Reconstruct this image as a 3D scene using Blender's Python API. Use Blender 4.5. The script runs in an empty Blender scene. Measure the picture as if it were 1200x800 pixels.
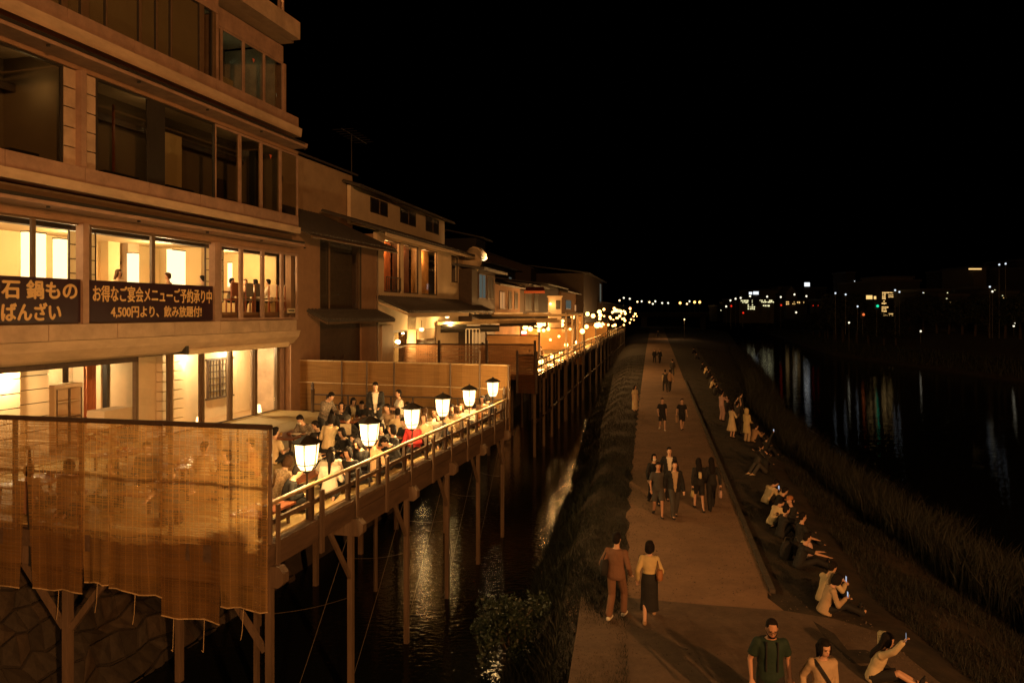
import bpy, bmesh, math, random
import numpy as np
from mathutils import Vector, Matrix, Euler, Quaternion
random.seed(7)
SC = bpy.context.scene
COL = SC.collection
PI = math.pi
def R(a): return math.radians(a)

# ------------------------------------------------------------------ camera
F, HOR, EYE = 900.0, 365.0, 6.3       # focal length and horizon in photograph pixels, eye height over the path
cam_d = bpy.data.cameras.new('camera')
cam = bpy.data.objects.new('camera', cam_d); COL.objects.link(cam)
cam.location = (0, 0, EYE); cam.rotation_euler = (R(90), 0, 0)
cam_d.sensor_width = 36; cam_d.lens = 36 * F / 1200
cam_d.shift_y = -(400 - HOR) / 1200
cam_d.clip_start = 0.1; cam_d.clip_end = 3000
SC.camera = cam

# ------------------------------------------------------------------ world, town glow, exposure
W = bpy.data.worlds.new('World'); SC.world = W; W.use_nodes = True
nt = W.node_tree
sky = nt.nodes.new('ShaderNodeTexSky'); sky.sky_type = 'NISHITA'; sky.sun_disc = False
sky.sun_elevation = R(-7); sky.sun_rotation = R(200)
bg = nt.nodes['Background']; bg.inputs[1].default_value = 0.05
nt.links.new(sky.outputs[0], bg.inputs[0])
sd = bpy.data.lights.new('town_glow', 'SUN'); sd.energy = 0.006; sd.angle = R(10); sd.color = (1, .7, .4)  # faint warm lamp added for the town's ambient glow at night
so = bpy.data.objects.new('town_glow', sd); COL.objects.link(so)
so.rotation_euler = Euler((R(52), 0, R(-20)))
SC.view_settings.view_transform = 'Standard'; SC.view_settings.look = 'None'
SC.view_settings.exposure = 0.0; SC.view_settings.gamma = 1.0
SC.view_settings.use_curve_mapping = False
cy = SC.cycles
cy.max_bounces = 6; cy.diffuse_bounces = 3; cy.glossy_bounces = 3; cy.transmission_bounces = 4
cy.transparent_max_bounces = 14; cy.sample_clamp_indirect = 3.0; cy.blur_glossy = 0.5
cy.use_denoising = True; cy.caustics_reflective = False; cy.caustics_refractive = False

# ------------------------------------------------------------------ helpers
OFF = {}          # world matrix of every root, so that parts are written in their frame
def tag(o, label=None, cat=None, group=None, kind=None):
    if label: o['label'] = label
    if cat: o['category'] = cat
    if group: o['group'] = group
    if kind: o['kind'] = kind
    return o
class Frame:
    """a ground frame: origin, direction of its first axis"""
    def __init__(s, ox, oy, dx, dy):
        l = math.hypot(dx, dy); s.o = Vector((ox, oy, 0)); s.a = Vector((dx/l, dy/l, 0)); s.p = Vector((-dy/l, dx/l, 0))
        s.ang = math.atan2(dy, dx)
    def W(s, u, v, z): return s.o + s.a*u + s.p*v + Vector((0, 0, z))
    def U(s, px, v):                       # where the sight line through column px meets the vertical plane at v
        k = (px-600)/F
        return (k*(s.o.y+s.p.y*v) - s.o.x - s.p.x*v)/(s.a.x-k*s.a.y)
RF = Frame(-4.0, 12.5, 228, 900)           # restaurant and its terrace
R2 = Frame(1.24, 41.5, .187, .982)         # the farther terraces
WF = Frame(0, 0, 1, 0)                     # plain world frame
def gp(px, py, z=0):                       # ground point seen at a pixel, at height z
    y = F*(EYE-z)/(py-HOR)
    return Vector(((px-600)/F*y, y, z))
def thing(name, label, cat, loc=(0, 0, 0), fr=WF, rz=0, group=None):
    o = bpy.data.objects.new(name, None); COL.objects.link(o)
    o.empty_display_size = .1
    o.location = fr.W(*loc); o.rotation_euler = (0, 0, fr.ang+rz)
    tag(o, label, cat, group)
    OFF[o.name] = Matrix.Translation(o.location) @ Matrix.Rotation(fr.ang+rz, 4, 'Z')
    o['_'] = 0; del o['_']
    return o
class MB:
    """collects shapes; build() links them as one mesh object"""
    def __init__(s, fr=None): s.v = []; s.f = []; s.fr = fr; s.sm = []
    def add(s, vs, fs, sm=False):
        n = len(s.v); s.v += [tuple(v) for v in vs]; s.f += [tuple(i+n for i in f) for f in fs]; s.sm += [sm]*len(fs); return s
    def box(s, x0, x1, y0, y1, z0, z1):
        if x0 > x1: x0, x1 = x1, x0
        if y0 > y1: y0, y1 = y1, y0
        if z0 > z1: z0, z1 = z1, z0
        vs = [(x, y, z) for z in (z0, z1) for y in (y0, y1) for x in (x0, x1)]
        return s.add(vs, [(0,2,3,1),(4,5,7,6),(0,1,5,4),(2,6,7,3),(0,4,6,2),(1,3,7,5)])
    def beam(s, p, q, w, h, up=(0, 0, 1)):
        p, q = Vector(p), Vector(q); d = (q-p).normalized(); up = Vector(up)
        if abs(d.dot(up)) > .98: up = Vector((1, 0, 0))
        r = d.cross(up).normalized()*w/2; t = r.normalized().cross(d).normalized()*h/2
        vs = [c+i*r+j*t for c in (p, q) for i, j in ((-1,-1),(1,-1),(1,1),(-1,1))]
        return s.add(vs, [(0,1,2,3),(7,6,5,4),(0,4,5,1),(1,5,6,2),(2,6,7,3),(3,7,4,0)])
    def cyl(s, p, q, r0, r1=None, n=8, cap=True):
        if r1 is None: r1 = r0
        p, q = Vector(p), Vector(q); d = (q-p).normalized()
        a = d.orthogonal().normalized(); b = d.cross(a)
        vs = []
        for c, r in ((p, r0), (q, r1)):
            for k in range(n):
                t = 2*PI*k/n; vs.append(c+(a*math.cos(t)+b*math.sin(t))*r)
        fs = [(k, (k+1) % n, n+(k+1) % n, n+k) for k in range(n)]
        s.add(vs, fs, True)
        if cap: s.add(vs, [tuple(range(n))[::-1], tuple(range(n, 2*n))])
        return s
    def tube(s, pts, r, n=6):
        for a, b in zip(pts[:-1], pts[1:]): s.cyl(a, b, r, r, n)
        return s
    def loft(s, rings, n=12, sm=True):
        """rings: (centre, side vector, front vector, rx, ry)"""
        vs = []
        for c, a, b, rx, ry in rings:
            for k in range(n):
                t = 2*PI*k/n; vs.append(Vector(c)+Vector(a)*rx*math.cos(t)+Vector(b)*ry*math.sin(t))
        m = len(rings)
        fs = [(i*n+k, i*n+(k+1) % n, (i+1)*n+(k+1) % n, (i+1)*n+k) for i in range(m-1) for k in range(n)]
        s.add(vs, fs, sm); s.add(vs, [tuple(range(n))[::-1], tuple(range((m-1)*n, m*n))]); return s
    def lathe(s, prof, c=(0, 0, 0), n=12):
        return s.loft([((c[0], c[1], c[2]+z), (1, 0, 0), (0, 1, 0), max(r, .0005), max(r, .0005)) for r, z in prof], n)
    def ball(s, c, rx, ry=None, rz=None, n=10, m=7):
        ry = ry or rx; rz = rz or rx
        return s.loft([((c[0], c[1], c[2]-rz*math.cos(PI*i/m)), (1, 0, 0), (0, 1, 0), max(rx*math.sin(PI*i/m), rx*.02), max(ry*math.sin(PI*i/m), ry*.02)) for i in range(m+1)], n)
    def prism(s, poly, z0, z1):
        n = len(poly)
        vs = [(x, y, z0) for x, y in poly]+[(x, y, z1) for x, y in poly]
        return s.add(vs, [tuple(range(n))[::-1], tuple(range(n, 2*n))]+[(k, (k+1) % n, n+(k+1) % n, n+k) for k in range(n)])
    def prism_v(s, poly, v0, v1):
        """polygon in (u, z), extruded along v"""
        n = len(poly)
        vs = [(x, v0, z) for x, z in poly]+[(x, v1, z) for x, z in poly]
        return s.add(vs, [tuple(range(n)), tuple(range(n, 2*n))[::-1], ]+[(k, n+k, n+(k+1) % n, (k+1) % n) for k in range(n)])
    def prism_u(s, poly, u0, u1):
        """polygon in (v, z), extruded along u"""
        n = len(poly)
        vs = [(u0, y, z) for y, z in poly]+[(u1, y, z) for y, z in poly]
        return s.add(vs, [tuple(range(n)), tuple(range(n, 2*n))[::-1], ]+[(k, n+k, n+(k+1) % n, (k+1) % n) for k in range(n)])
    def mesh(s, name, m, M=None):
        me = bpy.data.meshes.new(name)
        vs = s.v
        if M is not None: vs = [tuple(M @ Vector(v)) for v in vs]
        me.from_pydata(vs, [], s.f)
        me.polygons.foreach_set('use_smooth', s.sm)
        if m: me.materials.append(m)
        me.update(); return me
    def build(s, name, m, parent=None, kind=None):
        """vertices written in the frame s.fr (or in the parent's own frame when None)"""
        M = None
        if parent is not None and s.fr is not None:
            A = Matrix.Translation(s.fr.o) @ Matrix.Rotation(s.fr.ang, 4, 'Z')
            M = OFF[root_of(parent).name].inverted() @ A
        elif parent is None and s.fr is not None:
            M = Matrix.Translation(s.fr.o) @ Matrix.Rotation(s.fr.ang, 4, 'Z')
        o = bpy.data.objects.new(name, s.mesh(name, m, M)); COL.objects.link(o)
        if parent is not None: o.parent = parent
        if kind: o['kind'] = kind
        return o
def root_of(o):
    while o.parent is not None: o = o.parent
    return o
def kids(o): return [c for c in bpy.data.objects if c.parent == o]
def copy_tree(o, parent=None, ch=None):
    c = o.copy(); COL.objects.link(c); c.parent = parent
    for k in (ch if ch is not None else list(o.children)): copy_tree(k, c)
    return c
def place(o, fr, loc, rz=0, label=None):
    o.location = fr.W(*loc); o.rotation_euler = (0, 0, fr.ang+rz)
    if label: o['label'] = label
    return o

# ------------------------------------------------------------------ materials
MATS = {}
def mat(name, col, rough=.7, var=.25, scale=6.0, bump=0.0, bscale=None, stretch=(1, 1, 1), metal=0, spec=.5, col2=None, emit=None, det=6, drough=.65):
    if name in MATS: return MATS[name]
    m = bpy.data.materials.new(name); m.use_nodes = True
    n = m.node_tree; b = n.nodes['Principled BSDF']; L = n.links
    tc = n.nodes.new('ShaderNodeTexCoord'); mp = n.nodes.new('ShaderNodeMapping'); mp.inputs[3].default_value = stretch
    L.new(tc.outputs['Object'], mp.inputs[0])
    no = n.nodes.new('ShaderNodeTexNoise'); no.inputs['Scale'].default_value = scale; no.inputs['Detail'].default_value = det; no.inputs['Roughness'].default_value = drough
    L.new(mp.outputs[0], no.inputs[0])
    cr = n.nodes.new('ShaderNodeValToRGB')
    c = np.array(col[:3]); c2 = np.array(col2[:3]) if col2 else c
    cr.color_ramp.elements[0].position = .3; cr.color_ramp.elements[1].position = .7
    cr.color_ramp.elements[0].color = (*(c*(1-var)), 1); cr.color_ramp.elements[1].color = (*np.minimum(c2*(1+var), 1), 1)
    L.new(no.outputs['Fac'], cr.inputs[0]); L.new(cr.outputs[0], b.inputs['Base Color'])
    b.inputs['Roughness'].default_value = rough; b.inputs['Metallic'].default_value = metal
    b.inputs['Specular IOR Level'].default_value = spec
    if bump:
        n2 = n.nodes.new('ShaderNodeTexNoise'); n2.inputs['Scale'].default_value = bscale or scale*4; n2.inputs['Detail'].default_value = 5
        L.new(mp.outputs[0], n2.inputs[0])
        bp = n.nodes.new('ShaderNodeBump'); bp.inputs['Strength'].default_value = bump; bp.inputs['Distance'].default_value = .02
        L.new(n2.outputs['Fac'], bp.inputs['Height']); L.new(bp.outputs[0], b.inputs['Normal'])
    if emit:
        b.inputs['Emission Color'].default_value = (*emit[:3], 1); b.inputs['Emission Strength'].default_value = emit[3]
    MATS[name] = m; return m
def glow(name, col, s):
    if name in MATS: return MATS[name]
    m = bpy.data.materials.new(name); m.use_nodes = True; n = m.node_tree
    e = n.nodes.new('ShaderNodeEmission'); e.inputs[0].default_value = (*col, 1); e.inputs[1].default_value = s
    n.links.new(e.outputs[0], n.nodes['Material Output'].inputs[0]); MATS[name] = m; return m
def glass(name, tint=(1, 1, 1), refl=.08):
    if name in MATS: return MATS[name]
    m = bpy.data.materials.new(name); m.use_nodes = True; n = m.node_tree; L = n.links
    t = n.nodes.new('ShaderNodeBsdfTransparent'); t.inputs[0].default_value = (*tint, 1)
    g = n.nodes.new('ShaderNodeBsdfGlossy'); g.inputs['Roughness'].default_value = .02
    lw = n.nodes.new('ShaderNodeLayerWeight'); pw = n.nodes.new('ShaderNodeMath'); pw.operation = 'POWER'; pw.inputs[1].default_value = 4; L.new(lw.outputs['Facing'], pw.inputs[0])
    fr = n.nodes.new('ShaderNodeMath'); fr.operation = 'MULTIPLY_ADD'; fr.inputs[1].default_value = .5; fr.inputs[2].default_value = .045; L.new(pw.outputs[0], fr.inputs[0])
    mx = n.nodes.new('ShaderNodeMixShader')
    L.new(fr.outputs[0], mx.inputs[0]); L.new(t.outputs[0], mx.inputs[1]); L.new(g.outputs[0], mx.inputs[2])
    L.new(mx.outputs[0], n.nodes['Material Output'].inputs[0]); MATS[name] = m; return m
def blind_mat(name, col, open_=.34, warp=11.0, axis=0):
    """woven split-bamboo: opaque splints with see-through gaps, vertical threads"""
    if name in MATS: return MATS[name]
    m = bpy.data.materials.new(name); m.use_nodes = True; n = m.node_tree; L = n.links; N = n.nodes.new
    tc = N('ShaderNodeTexCoord')
    def noise(sc, st, det=4):
        mp = N('ShaderNodeMapping'); mp.inputs[3].default_value = st; L.new(tc.outputs['Object'], mp.inputs[0])
        q = N('ShaderNodeTexNoise'); q.inputs['Scale'].default_value = sc; q.inputs['Detail'].default_value = det; L.new(mp.outputs[0], q.inputs[0]); return q.outputs['Fac']
    def math_(op, a, b, c=None):
        q = N('ShaderNodeMath'); q.operation = op
        for i, x in enumerate((a, b, c)):
            if x is None: continue
            if isinstance(x, (int, float)): q.inputs[i].default_value = x
            else: L.new(x, q.inputs[i])
        return q.outputs[0]
    st = (.35, .35, 16) if axis == 0 else (.35, .35, 16)
    fine = noise(3.0, st, 5); mid = noise(1.1, (1.2, 1.2, 5), 4)
    sx = N('ShaderNodeSeparateXYZ'); L.new(tc.outputs['Object'], sx.inputs[0])
    pos = math_('ADD', sx.outputs[0], math_('MULTIPLY', sx.outputs[1], 1.0))
    th = math_('PINGPONG', pos, 1/warp/2)
    thread = math_('LESS_THAN', th, .0065)
    zz = math_('LESS_THAN', math_('PINGPONG', sx.outputs[2], .045), .008)
    fac = math_('ADD', math_('MULTIPLY_ADD', math_('SUBTRACT', fine, .5), 1.5, open_), math_('MULTIPLY', math_('SUBTRACT', mid, .5), .5))
    fac = math_('SUBTRACT', fac, math_('MULTIPLY', thread, .22)); fac = math_('SUBTRACT', fac, math_('MULTIPLY', zz, .08))
    fac = math_('MAXIMUM', math_('MINIMUM', fac, .8), 0.02)
    cr = N('ShaderNodeValToRGB'); cr.color_ramp.elements[0].position = .3; cr.color_ramp.elements[1].position = .72
    c = np.array(col); cr.color_ramp.elements[0].color = (*(c*.6), 1); cr.color_ramp.elements[1].color = (*(c*1.25), 1)
    L.new(fine, cr.inputs[0])
    d = N('ShaderNodeBsdfDiffuse'); t = N('ShaderNodeBsdfTranslucent'); L.new(cr.outputs[0], d.inputs[0]); L.new(cr.outputs[0], t.inputs[0])
    m1 = N('ShaderNodeMixShader'); m1.inputs[0].default_value = .56; L.new(d.outputs[0], m1.inputs[1]); L.new(t.outputs[0], m1.inputs[2])
    tr = N('ShaderNodeBsdfTransparent'); m2 = N('ShaderNodeMixShader'); L.new(fac, m2.inputs[0]); L.new(m1.outputs[0], m2.inputs[1]); L.new(tr.outputs[0], m2.inputs[2])
    L.new(m2.outputs[0], n.nodes['Material Output'].inputs[0]); MATS[name] = m; return m
def water(name, scale, strength, stretch=(1, 1, 1), rough=.05):
    if name in MATS: return MATS[name]
    m = bpy.data.materials.new(name); m.use_nodes = True; n = m.node_tree; L = n.links; b = n.nodes['Principled BSDF']
    b.inputs['Base Color'].default_value = (.006, .007, .006, 1); b.inputs['Roughness'].default_value = rough; b.inputs['Specular IOR Level'].default_value = .17
    b.inputs['IOR'].default_value = 1.33
    tc = n.nodes.new('ShaderNodeTexCoord'); mp = n.nodes.new('ShaderNodeMapping'); mp.inputs[3].default_value = stretch; L.new(tc.outputs['Object'], mp.inputs[0])
    a = n.nodes.new('ShaderNodeTexNoise'); a.inputs['Scale'].default_value = scale; a.inputs['Detail'].default_value = 4; L.new(mp.outputs[0], a.inputs[0])
    bp = n.nodes.new('ShaderNodeBump'); bp.inputs['Strength'].default_value = strength; bp.inputs['Distance'].default_value = .05
    L.new(a.outputs['Fac'], bp.inputs['Height']); L.new(bp.outputs[0], b.inputs['Normal']); MATS[name] = m; return m

M_wood = mat('weathered_wood', (.105, .068, .042), .8, .35, 5, .4, 30, (1, 1, .15))
M_woodh = mat('weathered_board', (.085, .052, .032), .8, .4, 4, .4, 25, (.2, 1, 1))
M_pole = mat('bamboo_pole', (.42, .30, .16), .55, .2, 8)
M_darkwood = mat('dark_timber', (.055, .033, .02), .6, .3, 6)
M_redwood = mat('lacquered_table', (.26, .085, .035), .35, .25, 5)
M_stone = mat('beige_cladding', (.40, .29, .20), .75, .26, 1.6, .1, 40)
M_stone2 = mat('pinkish_cladding', (.30, .19, .135), .75, .26, 1.8, .1, 40)
M_lip = mat('smooth_render', (.46, .34, .23), .7, .22, .9, stretch=(1, 1, 3))
M_dark = mat('dark_metal', (.03, .026, .022), .45, .2, 6)
M_bronze = mat('bronze_frame', (.13, .085, .05), .45, .15, 6)
M_cream = mat('cream_plaster', (.66, .52, .34), .85, .08, 1.5, .1, 30)
M_creamd = mat('tan_plaster', (.40, .28, .17), .85, .12, 1.5)
M_brownwall = mat('brown_plaster', (.26, .15, .085), .9, .15, 2, .1, 25)
M_ceiling = mat('ceiling_board', (.45, .33, .22), .8, .1, 2)
M_mat = mat('straw_mat', (.42, .30, .13), .7, .16, 4, .2, 60, (1, 8, 1))
M_roof = mat('grey_roof_tile', (.055, .048, .042), .55, .3, 8)
M_skin = mat('skin', (.55, .33, .22), .6, .06, 6)
M_skin2 = mat('tanned_skin', (.45, .24, .15), .6, .06, 6)
M_hair = mat('black_hair', (.012, .009, .008), .8, .3, 40, .5, 60, spec=.15)
M_hairb = mat('brown_hair', (.06, .03, .015), .8, .3, 40, .5, 60, spec=.15)
M_glass = glass('window_glass'); M_tint = glass('dark_window_glass', (.76, .76, .72))
M_paper = bpy.data.materials.new('shoji_paper'); M_paper.use_nodes = True
_n = M_paper.node_tree; _d = _n.nodes.new('ShaderNodeBsdfDiffuse'); _t = _n.nodes.new('ShaderNodeBsdfTranslucent'); _m = _n.nodes.new('ShaderNodeMixShader')
_q = _n.nodes.new('ShaderNodeTexNoise'); _q.inputs['Scale'].default_value = 9; _c = _n.nodes.new('ShaderNodeValToRGB'); _c.color_ramp.elements[0].color = (.76, .68, .5, 1); _c.color_ramp.elements[1].color = (.88, .8, .62, 1); _n.links.new(_q.outputs[0], _c.inputs[0])
for _b in (_d, _t): _n.links.new(_c.outputs[0], _b.inputs[0])
_m.inputs[0].default_value = .62; _n.links.new(_d.outputs[0], _m.inputs[1]); _n.links.new(_t.outputs[0], _m.inputs[2]); _n.links.new(_m.outputs[0], _n.nodes['Material Output'].inputs[0])
M_white = mat('white_ceramic', (.78, .72, .62), .3, .03, 3)
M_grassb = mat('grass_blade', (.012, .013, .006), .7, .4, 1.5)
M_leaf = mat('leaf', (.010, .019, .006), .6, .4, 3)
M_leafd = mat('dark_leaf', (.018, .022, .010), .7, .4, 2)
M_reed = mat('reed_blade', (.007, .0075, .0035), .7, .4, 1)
M_bark = mat('bark', (.05, .035, .022), .9, .3, 6, .5, 20)
M_blind = blind_mat('split_bamboo_mat', (.50, .285, .10), .46)
M_blinds = [blind_mat('split_bamboo_mat', (.50, .285, .10), .46), blind_mat('older_split_bamboo_mat', (.42, .23, .08), .42), blind_mat('paler_split_bamboo_mat', (.56, .34, .125), .48)]
M_blindf = blind_mat('tight_bamboo_mat', (.50, .28, .11), .06, 9.0)
M_blindd = blind_mat('dark_bamboo_mat', (.20, .10, .05), .22, 9.0)
def cloth(name, c, v=.12):
    return mat('cloth_'+name, c, .85, v, 5, .9, 9)
CL = dict(black=cloth('black', (.012, .011, .011), .3), navy=cloth('navy', (.02, .022, .035), .4), white=cloth('white', (.68, .62, .52)),
          cream=cloth('cream', (.60, .47, .28)), beige=cloth('beige', (.42, .30, .18)), tan=cloth('tan', (.36, .22, .12)), yellow=cloth('yellow', (.52, .40, .19)),
          brown=cloth('brown', (.17, .085, .048)), red=cloth('red', (.28, .012, .012)), green=cloth('green', (.010, .027, .016)), grey=cloth('grey', (.16, .13, .10)),
          dgrey=cloth('dark_grey', (.05, .045, .04)), jeans=cloth('jeans', (.045, .055, .08)), orange=cloth('orange', (.34, .14, .05)), pink=cloth('pink', (.5, .32, .27)),
          pattern=mat('cloth_pattern', (.02, .018, .02), .85, 0, 22, col2=(.30, .24, .18)), floral=mat('cloth_floral', (.30, .17, .09), .85, .3, 26, col2=(.6, .45, .28)))
WARM = (1.0, .59, .20)
def shade(name, col, s, clear=.72):
    m = bpy.data.materials.new(name); m.use_nodes = True; n = m.node_tree
    e = n.nodes.new('ShaderNodeEmission'); e.inputs[0].default_value = (*col, 1); e.inputs[1].default_value = s
    t = n.nodes.new('ShaderNodeBsdfTransparent'); t.inputs[0].default_value = (clear, clear, clear, 1); a = n.nodes.new('ShaderNodeAddShader')
    n.links.new(e.outputs[0], a.inputs[0]); n.links.new(t.outputs[0], a.inputs[1]); n.links.new(a.outputs[0], n.nodes['Material Output'].inputs[0]); MATS[name] = m; return m
G_lan = shade('lantern_glow', (1.0, .66, .28), 2.2)
G_bulb = glow('bulb_glow', (1.0, .46, .11), 9.0); G_bulbn = glow('near_bulb_glow', (1.0, .46, .12), 12.0)
G_room = glow('paper_lamp_glow', (1.0, .72, .34), 2.6)
def lamp(name, loc, energy, col=WARM, size=.08, parent=None, kind='POINT'):
    d = bpy.data.lights.new(name, kind); d.energy = energy; d.color = col
    if kind == 'POINT': d.shadow_soft_size = size
    o = bpy.data.objects.new(name, d); COL.objects.link(o)
    if parent: o.parent = parent
    o.location = loc; return o

# street lamps on the bridge the photographer stands on: they light the facade and the riverside path
def bridge_lamp(x, y, energy, label, h=5.4, col=(1, .46, .15)):
    t = thing('bridge_lamp', label, 'street lamp', (x, y, 4.4), group='lamps along the bridge parapet')
    MB().cyl((0,0,0), (0,0,h), .09, .06, 8).build('post', M_dark, t)
    MB().lathe([(.05,h),(.22,h+.1),(.28,h+.5),(.2,h+.7),(.02,h+.8)]).build('lamp_head', glow('street_glow', (1,.5,.16), 12), t)
    lamp('street_light', (0, 0, h+1.05), energy, col, .3, t)
bridge_lamp(5.0, -24.0, 13500, 'tall street lamp on the bridge nearest the terraces', 9.5, (1, .49, .17))
bridge_lamp(14.0, -20.0, 42000, 'tall street lamp on the bridge over the grassy bank', 8.0, (1, .40, .11))

# ------------------------------------------------------------------ setting: ground, water, path
def pl_(tab):
    ys, xs = zip(*tab)
    return lambda y: float(np.interp(y, ys, xs))
x_stream = pl_([(2,-1.6),(13,-.45),(16.3,-.1),(25,1.1),(34.5,2.7),(49,4.6),(67,7.4),(150,19.5),(300,44)])
x_pl = pl_([(2,1.2),(13,2.0),(16.9,2.53),(24,3.62),(49.3,8.1),(126,22),(300,54)])
x_pr = pl_([(2,5.5),(16.5,5.65),(18.9,6.09),(32.4,8.64),(54,12.7),(126,26.3),(300,59)])
x_cr = pl_([(2,7.6),(13,7.5),(17,7.55),(26,9.5),(38,12.0),(50,14.1),(90,22.5),(150,35),(300,70)])
x_re = pl_([(2,13.5),(22,14),(36,15.4),(57,20),(84,28),(150,45),(300,84)])
ZW = -1.57
def mound(x, y): return (.05*math.sin(x*1.7+y*.6)+.04*math.sin(y*1.3-x*.8))*(1 if y < 30 else max(0, 1-(y-30)/15))
def ground_z(x, y):
    xs, pl, pr, c, re = x_stream(y), x_pl(y), x_pr(y), x_cr(y), x_re(y)
    if x < xs: return ZW-.5*min((xs-x)/.8, 1)
    if x < pl:
        t = (x-xs)/(pl-xs); t = min(t*1.5, 1); return ZW*(1-t*t*(3-2*t))+mound(x, y)*min(1, (pl-x)*2)*.8
    if x < pr: return -.012
    if x < c: return -.012+.03*min(1, (x-pr)*3)*(1+math.sin(x*3+y)*.4)
    t = min((x-c)/(re-c), 1.25); return -.01+(ZW+.01)*(t**1.15)+mound(x, y)*1.2
ys = list(np.concatenate([np.arange(1, 60, 1.0), np.arange(60, 150, 4), np.arange(150, 341, 14)]))
rows = []
for y in ys:
    a, b, c, d, e = x_stream(y), x_pl(y), x_pr(y), x_cr(y), x_re(y)
    xs_ = [a-5, a-.8, a-.3]+[a+(b-a)*t for t in (0, .15, .3, .45, .6, .75, .9, .985)]+[b, c]+[c+.06]+[c+(d-c)*t for t in (.25, .5, .75, 1)]+[d+(e-d)*t for t in (.12, .25, .38, .5, .62, .75, .88, 1, 1.15)]+[e+4]
    rows.append([(x, y, ground_z(x, y) if x < e+3 else ZW-.8) for x in xs_])
g = MB(); n_ = len(rows[0])
g.add([p for r in rows for p in r], [(i*n_+k, i*n_+k+1, (i+1)*n_+k+1, (i+1)*n_+k) for i in range(len(rows)-1) for k in range(n_-1)], True)
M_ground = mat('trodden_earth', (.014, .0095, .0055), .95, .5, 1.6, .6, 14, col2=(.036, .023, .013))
g.build('ground', M_ground, None, 'structure')
M_path = mat('worn_asphalt', (.185, .105, .06), .92, .22, .55, .35, 45, col2=(.28, .165, .095), det=13, drough=.82)
M_path2 = mat('rough_paving', (.12, .078, .052), .95, .5, 1.3, .8, 70, det=13, drough=.85)
pys = [16.0, 16.9]+list(np.arange(19, 60, 3))+list(np.arange(60, 331, 15))
g = MB()
pys = [16.0, 16.9]+list(np.arange(17.5, 60, .6))+list(np.arange(60, 331, 15))
lft = [(x_pl(y)+(.05*math.sin(y*3.1)+.04*math.sin(y*7.7))*(y > 17 and y < 60), y, .012) for y in pys]; rgt = [(x_pr(y), y, .012) for y in pys]
rgt[0] = (5.75, 16.0, .012); rgt[1] = (5.62, 16.9, .012); m_ = len(pys)
g.add(lft+rgt, [(i, m_+i, m_+i+1, i+1) for i in range(m_-1)]); g.build('path', M_path, None, 'structure')
g = MB(); fp = [(1.15, 1), (1.0, 8), (.95, 13), (1.3, 15.3), (1.52, 16.9), (2.53, 16.88), (4.0, 16.5), (5.7, 16.15), (6.6, 15.7), (7.15, 15.1), (7.25, 13), (7.2, 8), (7.2, 1)]
g.add([(x, y, .024) for x, y in fp], [tuple(range(len(fp)))]); g.build('forecourt', M_path2, None, 'structure')
# loose gravel and fallen leaves on the paving
r = np.random.RandomState(8); V = []; Fc = []
for k in range(5200):
    y = 11*(60/11)**r.rand(); lo = x_pl(y) if y > 17 else 1.2; hi = x_pr(y) if y > 17 else 7.2
    e = r.rand(); x = lo+(hi-lo)*(e**2*.5 if r.rand() < .45 else (1-e**2*.4 if r.rand() < .6 else e)); s_ = r.uniform(.008, .026); n0 = len(V); a0 = r.rand()*6; z = .014 if y > 17 else .026
    for j in range(4): V.append((x+s_*math.cos(a0+j*1.57)*r.uniform(.6, 1.2), y+s_*math.sin(a0+j*1.57)*r.uniform(.6, 1.2), z))
    V.append((x, y, z+s_*.7)); Fc += [(n0+j, n0+(j+1) % 4, n0+4) for j in range(4)]
g = MB().add(V, Fc); g.build('gravel', mat('gravel_stone', (.11, .075, .05), .9, .6, 9), None, 'stuff')
# kerb stones down the right side of the path
kr = thing('path_kerb', 'low dark kerb running along the river side of the path', 'kerb', (x_pr(17.2), 17.2, 0))
ke = MB().box(-.06, .06, 0, .96, 0, .085).mesh('kerb_stone', mat('kerb_concrete', (.07, .055, .042), .9, .25, 5, .3, 30))
y = 17.2
while y < 70:
    o = bpy.data.objects.new('kerb_stone', ke); COL.objects.link(o); o.parent = kr
    dx = x_pr(y+1)-x_pr(y); L_ = math.hypot(1, dx); o.location = (x_pr(y)-x_pr(17.2)+.06, y-17.2, 0); o.rotation_euler = (0, 0, -math.atan(dx)); o.scale = (1, L_*.99, 1); y += 1.0
g = MB().add([(-60, -5, ZW), (12, -5, ZW), (60, 340, ZW), (-60, 340, ZW)], [(0, 1, 2, 3)]); g.build('stream_water', water('stream_ripples', 7.0, .22, (.6, 1, 1), .02), None, 'structure')
g = MB().add([(12.2, -5, ZW-.01), (300, -5, ZW-.01), (500, 345, ZW-.01), (60.2, 345, ZW-.01)], [(0, 1, 2, 3)]); g.build('river_water', water('river_ripples', 2.6, .30, (.3, 1, 1), .03), None, 'structure')
# far bank and the plain beyond
x_fb = pl_([(-5, 58), (60, 57), (92, 57), (139, 58), (220, 78), (345, 108)])
g = MB(); rr = []
for y in list(range(-5, 350, 12)):
    a = x_fb(y); rr.append([(a-2, y, ZW-.6), (a, y, ZW), (a+3, y, -.3), (a+5, y, .15), (a+10, y, .3), (a+15, y, 2.6), (a+40, y, 3.0), (900, y, 4.0)])
n_ = len(rr[0])
g.add([p for r in rr for p in r], [(i*n_+k, i*n_+k+1, (i+1)*n_+k+1, (i+1)*n_+k) for i in range(len(rr)-1) for k in range(n_-1)], True)
g.build('far_bank', M_ground, None, 'structure')
g = MB().add([(-2500, 340, -.4), (2500, 340, -.4), (2500, 2600, -.4), (-2500, 2600, -.4)], [(0, 1, 2, 3)]); g.build('distant_plain', M_ground, None, 'structure')
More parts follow.
